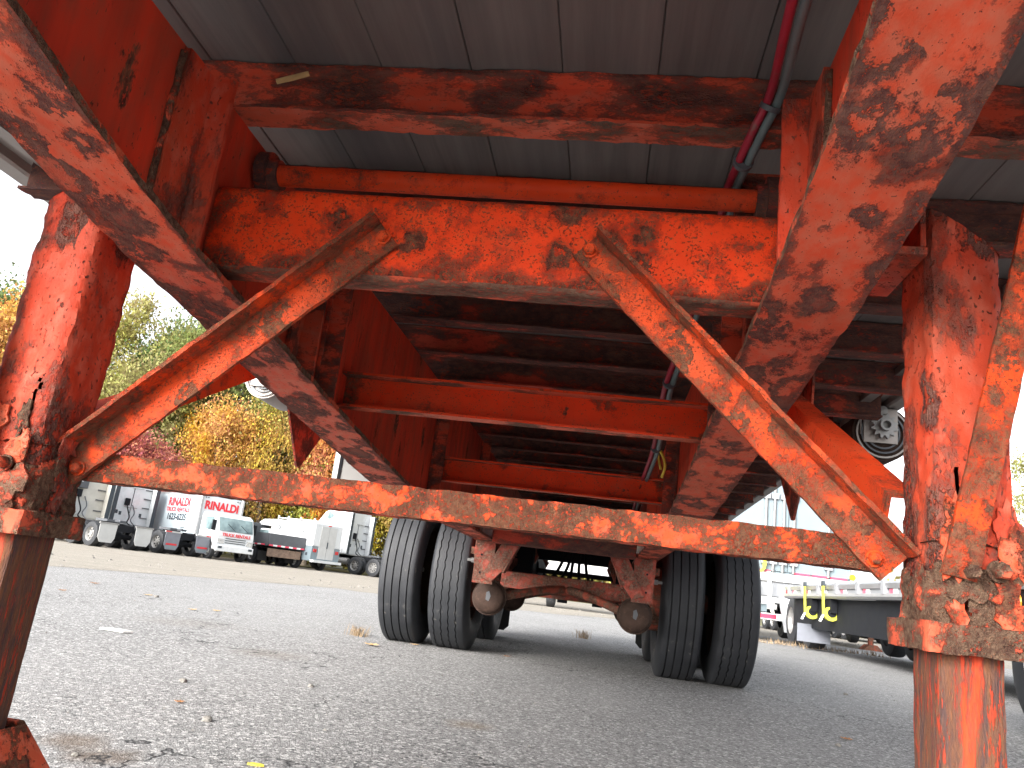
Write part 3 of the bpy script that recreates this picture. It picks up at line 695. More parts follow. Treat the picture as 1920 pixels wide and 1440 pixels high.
# air and light hoses
HP = [(.38, -1.25, 1.22), (.385, -.75, 1.17), (.397, -.42, 1.172), (.42, -.175, 1.222), (.405, -.12, 1.19), (.394, -.06, 1.170), (.388, .03, 1.165), (.388, .07, 1.151), (.382, .25, 1.13), (.376, .45, 1.092), (.362, .54, 1.03), (.348, .60, .985), (.345, .72, .962), (.356, 1.2, .923), (.351, 1.6, .898), (.36, 2.4, .93), (.37, 3.3, .9)]
def smooth_path(P, k=6):
    P = [Vector(p) for p in P]; out = []
    for i in range(len(P) - 1):
        p0, p1, p2, p3 = P[max(0, i - 1)], P[i], P[i + 1], P[min(len(P) - 1, i + 2)]
        for j in range(k):
            t = j / k; out.append(.5 * ((2 * p1) + (p2 - p0) * t + (2 * p0 - 5 * p1 + 4 * p2 - p3) * t * t + (3 * p1 - p0 - 3 * p2 + p3) * t ** 3))
    return out + [P[-1]]
hp = smooth_path(HP)
MB().tube([p + Vector((-.0075, 0, 0)) for p in hp], .0066, 12).build('air_hose', 'redhose', T, smooth=True)
MB().tube([p + Vector((.0075, -.003, -.002)) for p in hp], .0068, 12).build('air_hose', 'tealhose', T, smooth=True)
for i in (20, 30, 52, 68, 78):
    p = hp[i]; d = (hp[i + 1] - hp[i]).normalized()
    MB().tube([p - d * .004, p + d * .004], .0165, 16).build('cable_tie', 'darkgrey', T, smooth=True)
MB().tube(smooth_path([(.385, 1.42, .955), (.40, 1.44, .93), (.405, 1.46, .905), (.40, 1.5, .88)]), .005, 8).build('loose_wire', 'yellowwire', T, smooth=True)
MB().tube(smooth_path([(.375, 1.43, .955), (.385, 1.45, .92), (.392, 1.46, .90)]), .004, 8).build('loose_wire', 'yellowwire', T, smooth=True)
# grey box hung on the left side
tb = MB().box(-.905, -.66, 1.84, 2.5, .70, 1.17).build('tool_box', 'greybox', T, bevel=.004)
MB().box(-.904, -.882, 1.83, 1.836, .70, 1.17).build('box_trim', 'offwhite', tb)
MB().box(-.880, -.872, 1.834, 1.839, .70, 1.17).build('box_seal', 'black', tb)

# ---------------------------------------------------------------- running gear
def tread(wd, r, zig):
    h = wd / 2; p = [(-h * .78, r * .60), (-h * .98, r * .70), (-h * 1.02, r * .80), (-h * .97, r * .90), (-h * .90, r * .955), (-h * .84, r * .985)]
    xs_ = [-.56, -.19, .19, .56] if not zig else [-.6, -.24, .12, .48]
    p.append((-h * .78, r * .998))
    for g in xs_:
        gw = .034 if not zig else .026
        p += [(h * (g - gw), r), (h * (g - gw * .6), r - .013), (h * (g + gw * .6), r - .013), (h * (g + gw), r)]
    p += [(h * .78, r * .998), (h * .84, r * .985), (h * .90, r * .955), (h * .97, r * .90), (h * 1.02, r * .80), (h * .98, r * .70), (h * .78, r * .60)]
    return p
def tyre(c, wd, r, zig, parent, seg=96):
    mb = MB(); prof = tread(wd, r, zig); n = len(prof)
    for k in range(seg):
        an = 2 * math.pi * k / seg; zz = (.0035 if k % 2 else -.0035) if zig else 0.
        for (u, rr) in prof:
            sh_ = zz if abs(u) < wd * .36 else 0
            yy, z2 = rr * math.cos(an), rr * math.sin(an)
            z2 = max(z2, -r + .008)      # flattened where it bears on the ground
            mb.v.append((u + sh_, yy, z2))
    for k in range(seg):
        k2 = (k + 1) % seg
        for i in range(n - 1): mb.f.append((k * n + i, k * n + i + 1, k2 * n + i + 1, k2 * n + i))
    o = mb.build('wheel', 'tyre', parent, smooth=True, at=c)
    return o
R_T = .485
for y in (4.17, 5.36):
    for s in (-1, 1):
        for (xo, zig) in ((1.055, s > 0), (.725, s < 0)):
            wv = tyre((s * xo, y, R_T - .008), .262, R_T, zig, T)
            d = s if xo > 1 else -s
            MB().lathe([(-.10, .292), (.10, .292), (.10, .275), (.03 * d, .262), (.03 * d, .10), (.045 * d, .09), (.045 * d, 0)], (0, 0, 0), 'x', 36).build('rim', 'can', wv, smooth=True)
            for k in range(10):
                an = 2 * math.pi * k / 10
                MB().lathe([(.03 * d, 0), (.03 * d, .016), (-.02 * d, .015), (-.022 * d, 0)], (0, .17 * math.cos(an), .17 * math.sin(an)), 'x', 8).build('lug_nut', 'offwhite' if xo > 1 else 'can', wv)
    ax = MB().tube([(-.92, y, .478), (.92, y, .478)], .062, 20).build('axle', 'underrust', T, smooth=True)
    for s in (-1, 1):
        MB().lathe([(.50, .062), (.50, .19), (.515, .205), (.70, .205), (.70, .062)], (0, y, .478), 'x', 30) if False else None
        d = MB(); d.lathe([(0, .06), (0, .19), (s * .015, .205), (s * .2, .205), (s * .2, .06)], (s * .545, y, .478), 'x', 30); d.build('brake_drum', 'underrust', ax, smooth=True)
        # leaf springs
        for k, ln in enumerate((.52, .47, .40, .3)):
            pts = [(s * .44, y + t_ * ln, .585 - k * .013 - .05 * t_ * t_ * -1 * .6) for t_ in (-1, -.5, 0, .5, 1)]
            MB().sweep([(-.038, 0), (.038, 0), (.038, -.011), (-.038, -.011)], pts, (1, 0, 0), .2, .1).build('leaf_spring', 'underrust', T)
        # brake chamber ahead of the axle, with its push rod and cam tube
        ch = MB().lathe([(-.066, 0), (-.064, .045), (-.054, .078), (-.034, .093), (-.012, .096), (-.012, .104), (.012, .104), (.012, .096), (.05, .09), (.08, .07), (.085, 0)], (s * .434, y - .615, .363), 'y', 36).build('brake_chamber', 'can', T, smooth=True)
        MB().prism([(s * .434 + a, .372 + b_) for a, b_ in ((-.012, -.022), (.006, -.03), (.016, 0), (.004, .028), (-.012, .02))], 'y', y - .684, y - .679).build('chamber_plug', 'darkgrey', ch)
        MB().tube([(s * .434, y - .53, .37), (s * .40, y - .18, .40), (s * .36, y - .05, .42)], .018, 10).build('push_rod', 'underrust', ch, smooth=True)
        MB().tube(smooth_path([(s * .36, y - .60, .375), (s * .25, y - .5, .41), (s * .12, y - .35, .445), (s * .02, y - .22, .46)]), .026, 12).build('brake_tube', 'underrust', T, smooth=True)
# cross beam of the front axle carrier
MB().box(-.43, .43, 3.96, 4.04, .43, .535).build('carrier_beam', 'hanger', T, bevel=.006)
# frame rails of the bogie, under the beams
for s in (-1, 1): MB().box(*sorted((s * .40, s * .545)), 3.34, 6.7, .60, zf(5.2)).build('bogie_rail', 'underrust', T)
MB().box(-.398, .398, 3.12, 3.24, .668, .76).build('bogie_cross_member', 'sooty', T, bevel=.005)
# spring hangers with gusset legs
for y in (3.36, 4.76, 5.95):
    for s in (-1, 1):
        mb = MB().prism([(s * .52, .69), (s * .40, .69), (s * .40, .60), (s * .395, .44), (s * .505, .44), (s * .52, .60)], 'y', y - .045, y - .037)
        mb.prism([(y - .037, .69), (y + .10, .69), (y + .08, .47), (y - .037, .44)], 'x', *sorted((s * .515, s * .507))).prism([(y - .037, .69), (y + .10, .69), (y + .08, .47), (y - .037, .44)], 'x', *sorted((s * .40, s * .408)))
        h = mb.build('spring_hanger', 'hanger', T)
        g = MB().prism([(s * .47, .475), (s * .40, .455), (s * .345, .52), (s * .265, .685), (s * .28, .735), (s * .34, .72)], 'y', y - .062, y - .048)
        g.prism([(s * .345, .52), (s * .265, .685), (s * .262, .675), (s * .335, .51)], 'y', y - .062, y + .03)
        g.build('gusset_leg', 'hanger', h, bevel=.003)
        bt = MB().lathe([(0, 0), (0, .016), (s * .02, .016), (s * .02, .009), (s * .045, .009), (s * .045, 0)], (s * .522, y + .03, .565), 'x', 6).build('bolt', 'steel', h)
        for zz in (.60, .50):
            MB().lathe([(0, 0), (0, .006), (-.001, .006), (-.001, 0)], (s * .475, y - .0462, zz), 'y', 12).build('bolt_hole', 'black', h)
# tanks, hoses and dark gear between the axles
MB().tube([(-.40, 4.98, .60), (-.40, 5.8, .60)], .13, 24).build('air_tank', 'black', T, smooth=True)
MB().box(-.44, -.285, 4.6, 5.05, .49, .78).build('valve_box', 'black', T, bevel=.01)
MB().box(.325, .46, 4.6, 5.05, .44, .76).build('valve_box', 'black', T, bevel=.01)
MB().box(-.46, .46, 4.95, 5.02, .565, .60).build('cross_bar', 'black', T)
MB().box(-.46, .46, 4.95, 5.02, .668, .80).build('cross_bar', 'black', T)
for (x, dx) in ((-.07, -.07), (-.02, -.05), (.045, .02), (.09, .05), (.0, .0)):
    MB().tube(smooth_path([(x, 4.62, .80), (x + .004, 4.64, .70), (x + dx * .4, 4.62, .60), (x + dx, 4.45, .53), (x + dx * 1.4, 4.2, .545)]), .011, 8).build('brake_hose', 'black', T, smooth=True)
# rear bumper and mud flaps
rb_ = MB().box(-.75, .75, 6.86, 6.93, .36, .45).build('rear_bumper', 'hanger', T, bevel=.004)
for x in (-.2, .15, .45): MB().box(x, x + .1, 6.84, 6.855, .33, .36).build('bumper_pad', 'black', rb_)
for s in (-1, 1):
    MB().prism([(s * .56, .85), (s * 1.2, .85), (s * 1.2, .08), (s * 1.17, .05), (s * .60, .05), (s * .56, .09)], 'y', 5.93, 5.937).build('mud_flap', 'blackrubber', T)
    MB().box(*sorted((s * .55, s * .56)), 6.86, 6.93, .45, .62).build('bumper_leg', 'hanger', rb_)
# weathered stick lodged on the first crossmember
tag(MB().tube([(-.378, -.168, 1.213), (-.355, -.166, 1.222), (-.328, -.162, 1.235)], [.0045, .005, .0045], 6).build('wood_stick', 'wood'), 'short pale wooden stick lodged at the left end of the rusty crossmember', 'stick')

# ================================================================== VEHICLES ACROSS THE LOT
def vwheel(par, x, y, r, wd, side, rim='chrome', seg=28, z=None, big=False):
    """road wheel: tyre, with rim dish as a sub-part facing outwards"""
    mb = MB().lathe([(-wd / 2, r * .58), (-wd * .52, r * .8), (-wd * .44, r * .97), (-wd * .3, r), (wd * .3, r), (wd * .44, r * .97), (wd * .52, r * .8), (wd / 2, r * .58)], (0, 0, 0), 'x', seg)
    wv = mb.build('wheel', 'tyre', par, smooth=True, at=(x, y, r if z is None else z))
    d = side
    rm = MB().lathe([(d * wd * .48, r * .60), (d * wd * .42, r * .56), (d * wd * .12, r * .50), (d * wd * .16, r * .24), (d * wd * .34, r * .20), (d * wd * .36, 0)], (0, 0, 0), 'x', seg)
    ro = rm.build('rim', rim, wv, smooth=True)
    hl = MB(); h0 = None
    for k in range(8):
        an = 2 * math.pi * k / 8 + .2; cx, cz = r * .37 * math.cos(an), r * .37 * math.sin(an)
        prof_ = [(d * wd * .145, 0), (d * wd * .145, r * .07), (d * wd * .20, r * .07), (d * wd * .20, 0)]
        if not big: hl.lathe(prof_, (0, cx, cz), 'x', 8)
        elif h0 is None: h0 = MB().lathe(prof_, (0, 0, 0), 'x', 12).build('rim_hole', 'black', wv, at=(0, cx, cz))
        else:
            h1 = h0.copy(); COL.objects.link(h1); h1.location = (0, cx, cz)
    if not big:
        ho = hl.build('rim_holes', 'black', wv); ho['kind'] = 'stuff'
    return wv
def tape(par, x0, x1, y0, y1, z0, z1, n, axis, name='reflective_tape'):
    for k in range(n):
        f0, f1 = k / n, (k + 1) / n
        b = (x0 + (x1 - x0) * f0, x0 + (x1 - x0) * f1, y0, y1) if axis == 'x' else (x0, x1, y0 + (y1 - y0) * f0, y0 + (y1 - y0) * f1)
        MB().box(*b, z0, z1).build(name, 'pinkred' if k % 2 == 0 else 'whitetape', par)

def tractor(loc, rz, body, label, y0=1.95, single=False, box=False, flap='offwhite', stripes=False, aero=False):
    t = empty('semi_truck', (loc[0], loc[1], gz(loc[0], loc[1])), rz, label, 'semi truck', 'semi trucks parked across the lot')
    fr = MB().box(-.46, -.38, -1.15, y0 + 4.4, .80, 1.06).box(.38, .46, -1.15, y0 + 4.4, .80, 1.06).box(-.38, .38, -1.15, -1.0, .72, 1.0).box(-.38, .38, 1.6, 1.75, .8, 1.02)
    fr.build('frame', 'black', t)
    axs = (.0,) if single else (.66, -.66)
    for y in axs:
        for s in (-1, 1):
            vwheel(t, s * 1.04, y, .51, .27, s, 'steel'); vwheel(t, s * .73, y, .51, .27, s, 'steel')
        MB().tube([(-.7, y, .51), (.7, y, .51)], .11, 12).lathe([(-.2, 0), (-.15, .2), (.15, .2), (.2, 0)], (0, y, .51), 'x', 16).build('axle', 'black', t, smooth=True)
    for s in (-1, 1): vwheel(t, s * 1.02, y0 + 3.6, .51, .29, s, 'steel')
    yb = min(axs) - .68
    for s in (-1, 1):
        fo = MB().prism([(s * .44, .98), (s * 1.22, .98), (s * 1.22, .42), (s * 1.10, .22), (s * .56, .22), (s * .46, .40)], 'y', yb - .01, yb + .01).build('mud_flap', flap, t)
        MB().box(*sorted((s * .40, s * 1.26)), yb - .03, yb + .03, .98, 1.05).build('flap_bracket', 'offwhite' if stripes else 'steel', fo)
        if stripes:
            MB().box(*sorted((s * .56, s * 1.12)), yb - .016, yb - .011, .42, .50).build('stripe', 'red', fo)
            MB().box(*sorted((s * .56, s * 1.12)), yb - .016, yb - .011, .28, .40).build('stripe', 'bluewhite', fo)
            MB().box(*sorted((s * .95, s * 1.25)), yb - .034, yb - .031, .99, 1.04).build('stripe', 'red', fo)
    tl = MB().box(-.40, .40, yb + .25, yb + .31, .76, .98).build('tail_panel', 'black', t)
    for x in (-.28, -.10, .10, .28):
        MB().lathe([(0, 0), (-.01, .052), (-.03, .045), (-.034, 0)], (x, yb + .25, .88), 'y', 14).build('tail_light', 'redlens' if abs(x) > .2 else 'offwhite', tl, smooth=True)
    # fifth wheel
    MB().prism([(-.45, -.5), (-.12, -.55), (-.06, .05), (.06, .05), (.12, -.55), (.45, -.5), (.45, .35), (-.45, .35)], 'z', 1.10, 1.20).build('fifth_wheel', 'darkgrey', t)
    MB().box(-.45, .45, -.05, .05, .98, 1.10).build('fifth_wheel_mount', 'black', t)
    # sleeper cab: side outline swept across, rounded roof edge
    zt = 3.8 if aero else 3.35
    out = [(y0, 1.08), (y0, zt - .12), (y0 + .12, zt), *([(y0 + 1.0, zt - .04), (y0 + 1.7, zt - .30), (y0 + 2.2, 2.85)] if aero else [(y0 + 1.6, zt - .1), (y0 + 2.3, 2.85)]), (y0 + 2.85, 2.75), (y0 + 3.35, 1.98), (y0 + 4.9, 1.82), (y0 + 5.15, 1.55), (y0 + 5.2, .62), (y0 + 3.9, .62), (y0 + 3.85, 1.08)]
    cb_ = MB().prism(out, 'x', -1.2, 1.2).build('cab', body, t, bevel=.10)
    for s in (-1, 1):
        MB().prism([(y0 + 2.15, 1.95), (y0 + 2.25, 2.62), (y0 + 2.75, 2.62), (y0 + 3.2, 1.95)], 'x', *sorted((s * 1.195, s * 1.206))).build('side_window', 'glass', cb_)
        MB().box(*sorted((s * 1.202, s * 1.21)), y0 + 2.05, y0 + 2.075, 1.1, 2.75).build('door_seam', 'ink', cb_)
        MB().box(*sorted((s * 1.02, s * 1.2)), y0 - .38, y0 - .004, 1.12, zt - .25).build('side_fairing', body, t, bevel=.03)
        MB().box(*sorted((s * 1.00, s * 1.204)), y0 - .40, y0 - .378, 1.12, zt - .26).build('fairing_edge', 'ink', t)
        MB().tube([(s * 1.0, y0 + .55, .68), (s * 1.0, y0 + 2.0, .68)], .33, 22).build('fuel_tank', 'chrome', t, smooth=True)
        MB().tube([(s * 1.02, y0 - .5, .70), (s * 1.02, y0 + .3, .70)], .19, 16).build('air_tank', 'steel', t, smooth=True)
        MB().box(*sorted((s * .98, s * 1.22)), y0 + .35, y0 + 2.1, .98, 1.07).build('step', 'darkgrey', t)
        MB().box(*sorted((s * 1.3, s * 1.42)), y0 + 2.85, y0 + 3.0, 1.9, 2.5).build('mirror', 'black', t)
    if aero:
        for s in (-1, 1):
            MB().prism([(y0 + 1.0, zt - .55), (y0 + 1.25, zt - .25), (y0 + 1.45, zt - .30), (y0 + 1.5, zt - .7), (y0 + 1.3, zt - .78)], 'x', *sorted((s * 1.198, s * 1.207))).build('sleeper_window', 'glass', cb_)
            MB().box(*sorted((s * 1.2, s * 1.207)), y0 + .1, y0 + 2.05, zt - .9, zt - .88).build('panel_seam', 'greymetal', cb_)
    MB().box(-1.0, 1.0, y0 + 2.95, y0 + 3.1, 2.0, 2.7).build('windshield', 'glass', cb_)
    # things on the back wall of the sleeper
    yw = y0 - .006
    for z in (1.5, 2.0, 2.45, 2.9):
        MB().box(.62, .98, yw - .05, yw, z, z + .05).build('wall_rung', 'darkgrey', cb_)
    MB().tube(smooth_path([(-.25, yw - .05, 2.15), (-.28, yw - .22, 1.9), (-.12, yw - .26, 1.5), (-.2, yw - .3, 1.22), (-.05, yw - .4, 1.1)]), .03, 8).build('coiled_hose', 'black', cb_, smooth=True)
    MB().tube(smooth_path([(.05, yw - .05, 2.1), (.15, yw - .2, 1.7), (.0, yw - .25, 1.35), (.1, yw - .5, 1.1)]), .025, 8).build('coiled_hose', 'darkgrey', cb_, smooth=True)
    MB().box(-.38, -.12, yw - .09, yw, 2.05, 2.4).build('hose_reel', 'black', cb_, bevel=.02)
    MB().box(-.9, .9, y0 - 1.0, y0 - .05, 1.07, 1.10).build('deck_plate', 'steel', t)
    if box:
        bxo = MB().box(-.75, .05, yw - .16, yw, 2.45, 3.1).build('cooler_box', 'darkgrey', cb_, bevel=.03)
        MB().lathe([(0, 0), (0, .07), (-.02, .06), (-.02, 0)], (-.3, yw - .16, 2.78), 'y', 14).build('dial', 'offwhite', bxo)
        MB().tube([Vector((-.8 + .28 * math.cos(a * .35), yw - .07, 1.95 + .28 * math.sin(a * .35))) for a in range(19)], .035, 8).build('hose_ring', 'darkgrey', cb_, smooth=True)
        MB().box(-.5, .3, yw - .05, yw, 1.25, 1.9).build('wall_plate', 'offwhite', cb_)
    else:
        MB().box(-.35, .35, yw - .03, yw, 1.95, 1.98).build('grab_rail', 'steel', cb_)
        for x, z in ((-.75, 1.6), (-.55, 1.55), (.55, 1.55)):
            MB().box(x, x + .12, yw - .02, yw, z, z + .18).build('vent', 'ink', cb_)
        MB().box(.0, .025, yw - .02, yw, 1.7, 2.95).build('wall_seam', 'darkgrey', cb_)
        MB().box(-.15, .5, yw - .05, yw, 2.93, 2.97).build('grab_rail', 'offwhite', cb_)
    return t
def place(a, local, world):
    """origin that puts a local ground point on a world ground point"""
    c, s_ = math.cos(a), math.sin(a)
    return (world[0] - (c * local[0] - s_ * local[1]), world[1] - (s_ * local[0] + c * local[1]))
a = R(66); tractor(place(a, (-1.05, -.66), (-21.1, 29.6)), a, 'cream', y0=2.5, label='dirty cream semi truck with black cooler box, furthest left in the row', box=True)
a = R(66); tractor(place(a, (-1.05, -.66), (-19.9, 32.6)), a, 'white', y0=3.6, label='white semi truck with striped mud flaps, in front of the lettered box truck', flap='flapgrey', stripes=True)
a = R(70); tractor(place(a, (-1.05, -.66), (-12.9, 43.6)), a, 'white', y0=1.75, label='white semi truck with domed roof and black rungs on its back wall', aero=True)

# box truck with red lettering
def box_truck(loc, rz):
    t = empty('box_truck', (loc[0], loc[1], gz(loc[0], loc[1])), rz, 'white box truck with red lettering on its box and on its flat nosed cab', 'truck')
    MB().box(-.42, -.34, -1.6, 4.6, .55, .78).box(.34, .42, -1.6, 4.6, .55, .78).build('frame', 'black', t)
    for s in (-1, 1):
        vwheel(t, s * .95, 0, .40, .24, s, 'offwhite'); vwheel(t, s * .68, 0, .40, .24, s, 'offwhite'); vwheel(t, s * .86, 4.25, .40, .24, s, 'offwhite')
    body = MB().box(-1.18, 1.18, -1.8, 3.15, .88, 3.02).build('cargo_box', 'panel', t, bevel=.02)
    for s in (-1, 1):
        MB().lathe([(0, 0), (0, .09), (2.17, .09), (2.17, 0)], (s * 1.14, 3.14, .86), 'z', 16).build('corner_post', 'alu', body, smooth=True)
        MB().box(*sorted((s * 1.183, s * 1.195)), -1.8, 3.1, .86, .98).build('bottom_rail', 'alu', body)
        MB().box(*sorted((s * 1.183, s * 1.195)), -1.8, 3.1, 2.94, 3.03).build('top_rail', 'alu', body)
    MB().box(-1.08, 1.08, 3.153, 3.165, .95, 2.98).build('front_wall', 'white', body)
    for x in (-.95, -.82, .82, .95): MB().box(x - .03, x + .03, 3.166, 3.19, 2.88, 2.92).build('clearance_light', 'ink', body)
    prof = [(3.25, .50), (3.25, 2.05), (3.40, 2.22), (4.35, 2.20), (4.62, 2.05), (4.90, 1.35), (4.95, 1.15), (4.97, .50), (4.62, .48), (4.60, .72), (4.45, .90), (4.05, .90), (3.88, .72), (3.86, .48)]
    cab = MB().prism(prof, 'x', -1.0, 1.0).build('cab', 'white', t, bevel=.05)
    MB().prism([(4.668, 2.0), (4.905, 1.38), (4.922, 1.385), (4.685, 2.005)], 'x', -.90, .90).build('windshield', 'glass', cab)
    for s in (-1, 1):
        MB().prism([(3.62, 1.42), (3.62, 1.98), (4.40, 1.98), (4.66, 1.42), (4.1, 1.36)], 'x', *sorted((s * .996, s * 1.007))).build('side_window', 'glass', cab)
        MB().box(*sorted((s * 1.001, s * 1.006)), 3.50, 3.515, .75, 2.05).build('door_seam', 'ink', cab)
        MB().box(*sorted((s * 1.001, s * 1.012)), 3.6, 3.74, 1.18, 1.24).build('door_handle', 'ink', cab)
        MB().box(*sorted((s * 1.04, s * 1.20)), 4.62, 4.70, 1.35, 1.85).build('mirror', 'black', cab)
        MB().box(*sorted((s * .62, s * .95)), 4.965, 4.985, .78, 1.0).build('headlight', 'chrome', cab)
        MB().box(*sorted((s * .72, s * .92)), 5.075, 5.085, .56, .66).build('fog_light', 'ink', cab)
    for z in (.82, .92, 1.02): MB().box(-.55, .55, 4.972, 4.984, z, z + .035).build('grille_slot', 'ink', cab)
    MB().box(-1.02, 1.02, 4.93, 5.07, .42, .70).build('bumper', 'white', t, bevel=.03)
    for x in (-.35, .35): MB().tube([(x - .3, 4.91, 1.40), (x + .1, 4.80, 1.72)], .012, 6).build('wiper', 'black', cab)
    q = math.pi / 2
    text('TRUCK RENTALS', .20, (0, 4.985, 1.20), (q, 0, math.pi), 'red', cab, 'cab_lettering', 1., 'CENTER', .008)
    text('RINALDI', .54, (0, 3.175, 2.52), (q, 0, math.pi), 'red', body, 'lettering', .92, 'CENTER', .024)
    text('RINALDI', .56, (1.19, 1.15, 2.55), (q, 0, q), 'red', body, 'lettering', 1., 'CENTER', .024)
    text('TRUCK RENTALS', .29, (1.19, 1.15, 2.17), (q, 0, q), 'red', body, 'lettering', 1., 'CENTER', .010)
    text('1623-6235', .44, (1.19, 1.15, 1.80), (q, 0, q), 'ink', body, 'lettering', 1., 'CENTER', .014)
    for z, w_ in ((1.30, .42), (1.22, .30), (1.14, .38)): MB().box(1.183, 1.188, 1.75, 1.75 + w_, z, z + .035).build('print_line', 'ink', body)
    for z, w_ in ((1.18, .5), (1.11, .35), (1.04, .42)): MB().box(1.0025, 1.0075, 3.85, 3.85 + w_, z, z + .03).build('print_line', 'ink', cab)
    return t
a = R(-122); box_truck(place(a, (0, 5.0), (-17.35, 34.95)), a)

# black dump truck
def dump_truck(loc, rz):
    t = empty('dump_truck', (loc[0], loc[1], gz(loc[0], loc[1])), rz, 'black dump truck with rusty tailgate and red and white tape, behind the box truck cab', 'truck')
    MB().box(-.45, -.35, -1.3, 4.6, .62, .86).box(.35, .45, -1.3, 4.6, .62, .86).build('frame', 'black', t)
    for s in (-1, 1):
        vwheel(t, s * .98, 0, .44, .25, s, 'steel'); vwheel(t, s * .70, 0, .44, .25, s, 'steel'); vwheel(t, s * .92, 3.9, .44, .25, s, 'steel')
    b = MB().prism([(-1.1, .98), (1.1, .98), (1.18, 1.62), (1.06, 1.62), (1.0, 1.08), (-1.0, 1.08), (-1.06, 1.62), (-1.18, 1.62)], 'y', -1.5, 2.4).build('dump_body', 'darkgrey', t)
    MB().box(-1.1, 1.1, -1.56, -1.505, 1.06, 1.62).build('tailgate', 'darkgrey', b)
    MB().box(-1.0, 1.0, -1.45, -1.35, .45, .86).build('rear_apron', 'rustbody', t)
    tape(b, -1.08, 1.08, -1.58, -1.565, .98, 1.06, 9, 'x')
    tape(b, -1.16, -1.11, -1.2, 2.3, .99, 1.06, 11, 'y')
    MB().box(-1.12, 1.12, 2.4, 2.5, 1.08, 2.2).build('headboard', 'darkgrey', b)
    MB().box(-1.05, -.35, 1.65, 2.38, 1.65, 2.30).build('side_box', 'black', b)
    MB().prism([(2.7, .75), (2.7, 2.15), (3.6, 2.15), (3.9, 1.5), (5.0, 1.35), (5.1, .6), (4.5, .6), (4.4, .9), (3.4, .9), (3.3, .6)], 'x', -.98, .98).build('cab', 'black', t, bevel=.06)
    for s in (-1, 1):
        MB().box(*sorted((s * .66, s * .95)), -1.38, -1.352, .6, .75).build('tail_light', 'redlens', t)
        MB().box(*sorted((s * .55, s * 1.12)), -.72, -.70, .2, .7).build('mud_flap', 'blackrubber', t)
    return t
a = R(55); dump_truck(place(a, (-1.1, 0), (-18.3, 38.9)), a)

# white utility van body
def utility_van(loc, rz):
    t = empty('utility_van', (loc[0], loc[1], gz(loc[0], loc[1])), rz, 'white utility service van with roof racks and small orange beacon', 'van')
    b = MB().box(-1.05, 1.05, -1.25, 2.3, 1.25, 2.50).build('van_body', 'white', t, bevel=.05)
    MB().prism([(-1.25, .48), (-1.25, 1.25), (2.3, 1.25), (2.3, .48), (.62, .48), (.55, .78), (.35, .95), (-.35, .95), (-.55, .78), (-.62, .48)], 'x', -1.05, 1.05).build('side_compartments', 'bluewhite', b)
    MB().prism([(2.3, 2.1), (2.3, 2.50), (3.1, 2.46), (3.45, 2.25), (3.3, 2.12)], 'x', -1.0, 1.0).build('roof_cap', 'white', t, bevel=.05)
    MB().prism([(2.35, .5), (2.35, 1.95), (3.2, 1.95), (3.9, 1.3), (5.0, 1.15), (5.1, .5)], 'x', -.98, .98).build('cab', 'white', t, bevel=.06)
    for s in (-1, 1):
        MB().prism([(2.5, 1.32), (2.5, 1.85), (3.2, 1.85), (3.7, 1.32)], 'x', *sorted((s * .978, s * .988))).build('side_window', 'glass', t)
        vwheel(t, s * .90, 0, .39, .24, s, 'offwhite'); vwheel(t, s * .90, 4.2, .39, .24, s, 'offwhite')
        for y, z in ((-.4, 2.02), (1.5, 2.10)): MB().tube([(s * 1.062, y, z + .12), (s * 1.075, y, z - .1), (s * 1.075, y + .14, z - .1), (s * 1.062, y + .14, z + .12)], .02, 6).build('folded_bracket', 'ink', b)
        for y in (.62, -.4, 1.5): MB().box(*sorted((s * 1.052, s * 1.056)), y, y + .012, .6, 1.24).build('door_seam', 'greymetal', b)
        MB().box(*sorted((s * 1.052, s * 1.057)), -1.2, 2.28, 1.245, 1.26).build('panel_seam', 'greymetal', b)
        MB().box(*sorted((s * 1.052, s * 1.066)), -.95, -.83, .75, .9).build('latch', 'ink', b)
        MB().box(*sorted((s * .72, s * .80)), -1.285, -1.255, .95, 1.12).build('tail_light', 'redlens', b); MB().box(*sorted((s * .85, s * .93)), -1.285, -1.255, .95, 1.12).build('tail_light', 'redlens', b)
    dr = MB().box(-.58, -.01, -1.275, -1.252, .62, 2.36).build('rear_door', 'offwhite', b); MB().box(.01, .58, -1.275, -1.252, .62, 2.36).build('rear_door', 'offwhite', b)
    MB().box(-.03, .03, -1.30, -1.277, 1.2, 1.55).build('door_handle', 'ink', dr)
    MB().box(-.10, .10, -1.28, -1.255, 2.40, 2.46).build('brake_light', 'redlens', b)
    MB().box(-1.06, 1.06, -1.5, -1.26, .42, .56).build('rear_bumper', 'white', t)
    for x in (-.8, .8): MB().tube([(x, -1.0, 2.61), (x, 2.1, 2.61)], .03, 8).build('roof_rail', 'white', b)
    for y in (-.9, .2, 1.2, 2.0):
        MB().tube([(-.9, y, 2.5), (-.9, y, 2.73), (-.86, y, 2.73), (-.8, y, 2.61), (.8, y, 2.61), (.86, y, 2.73), (.9, y, 2.5)], .03, 8).build('roof_rack', 'white', b)
    MB().lathe([(0, 0), (0, .08), (.18, .07), (.2, 0)], (0, 1.1, 2.63), 'z', 14).build('beacon', 'amber', b, smooth=True)
    return t
a = R(64); utility_van(place(a, (-1.02, 0), (-16.4, 40.2)), a)

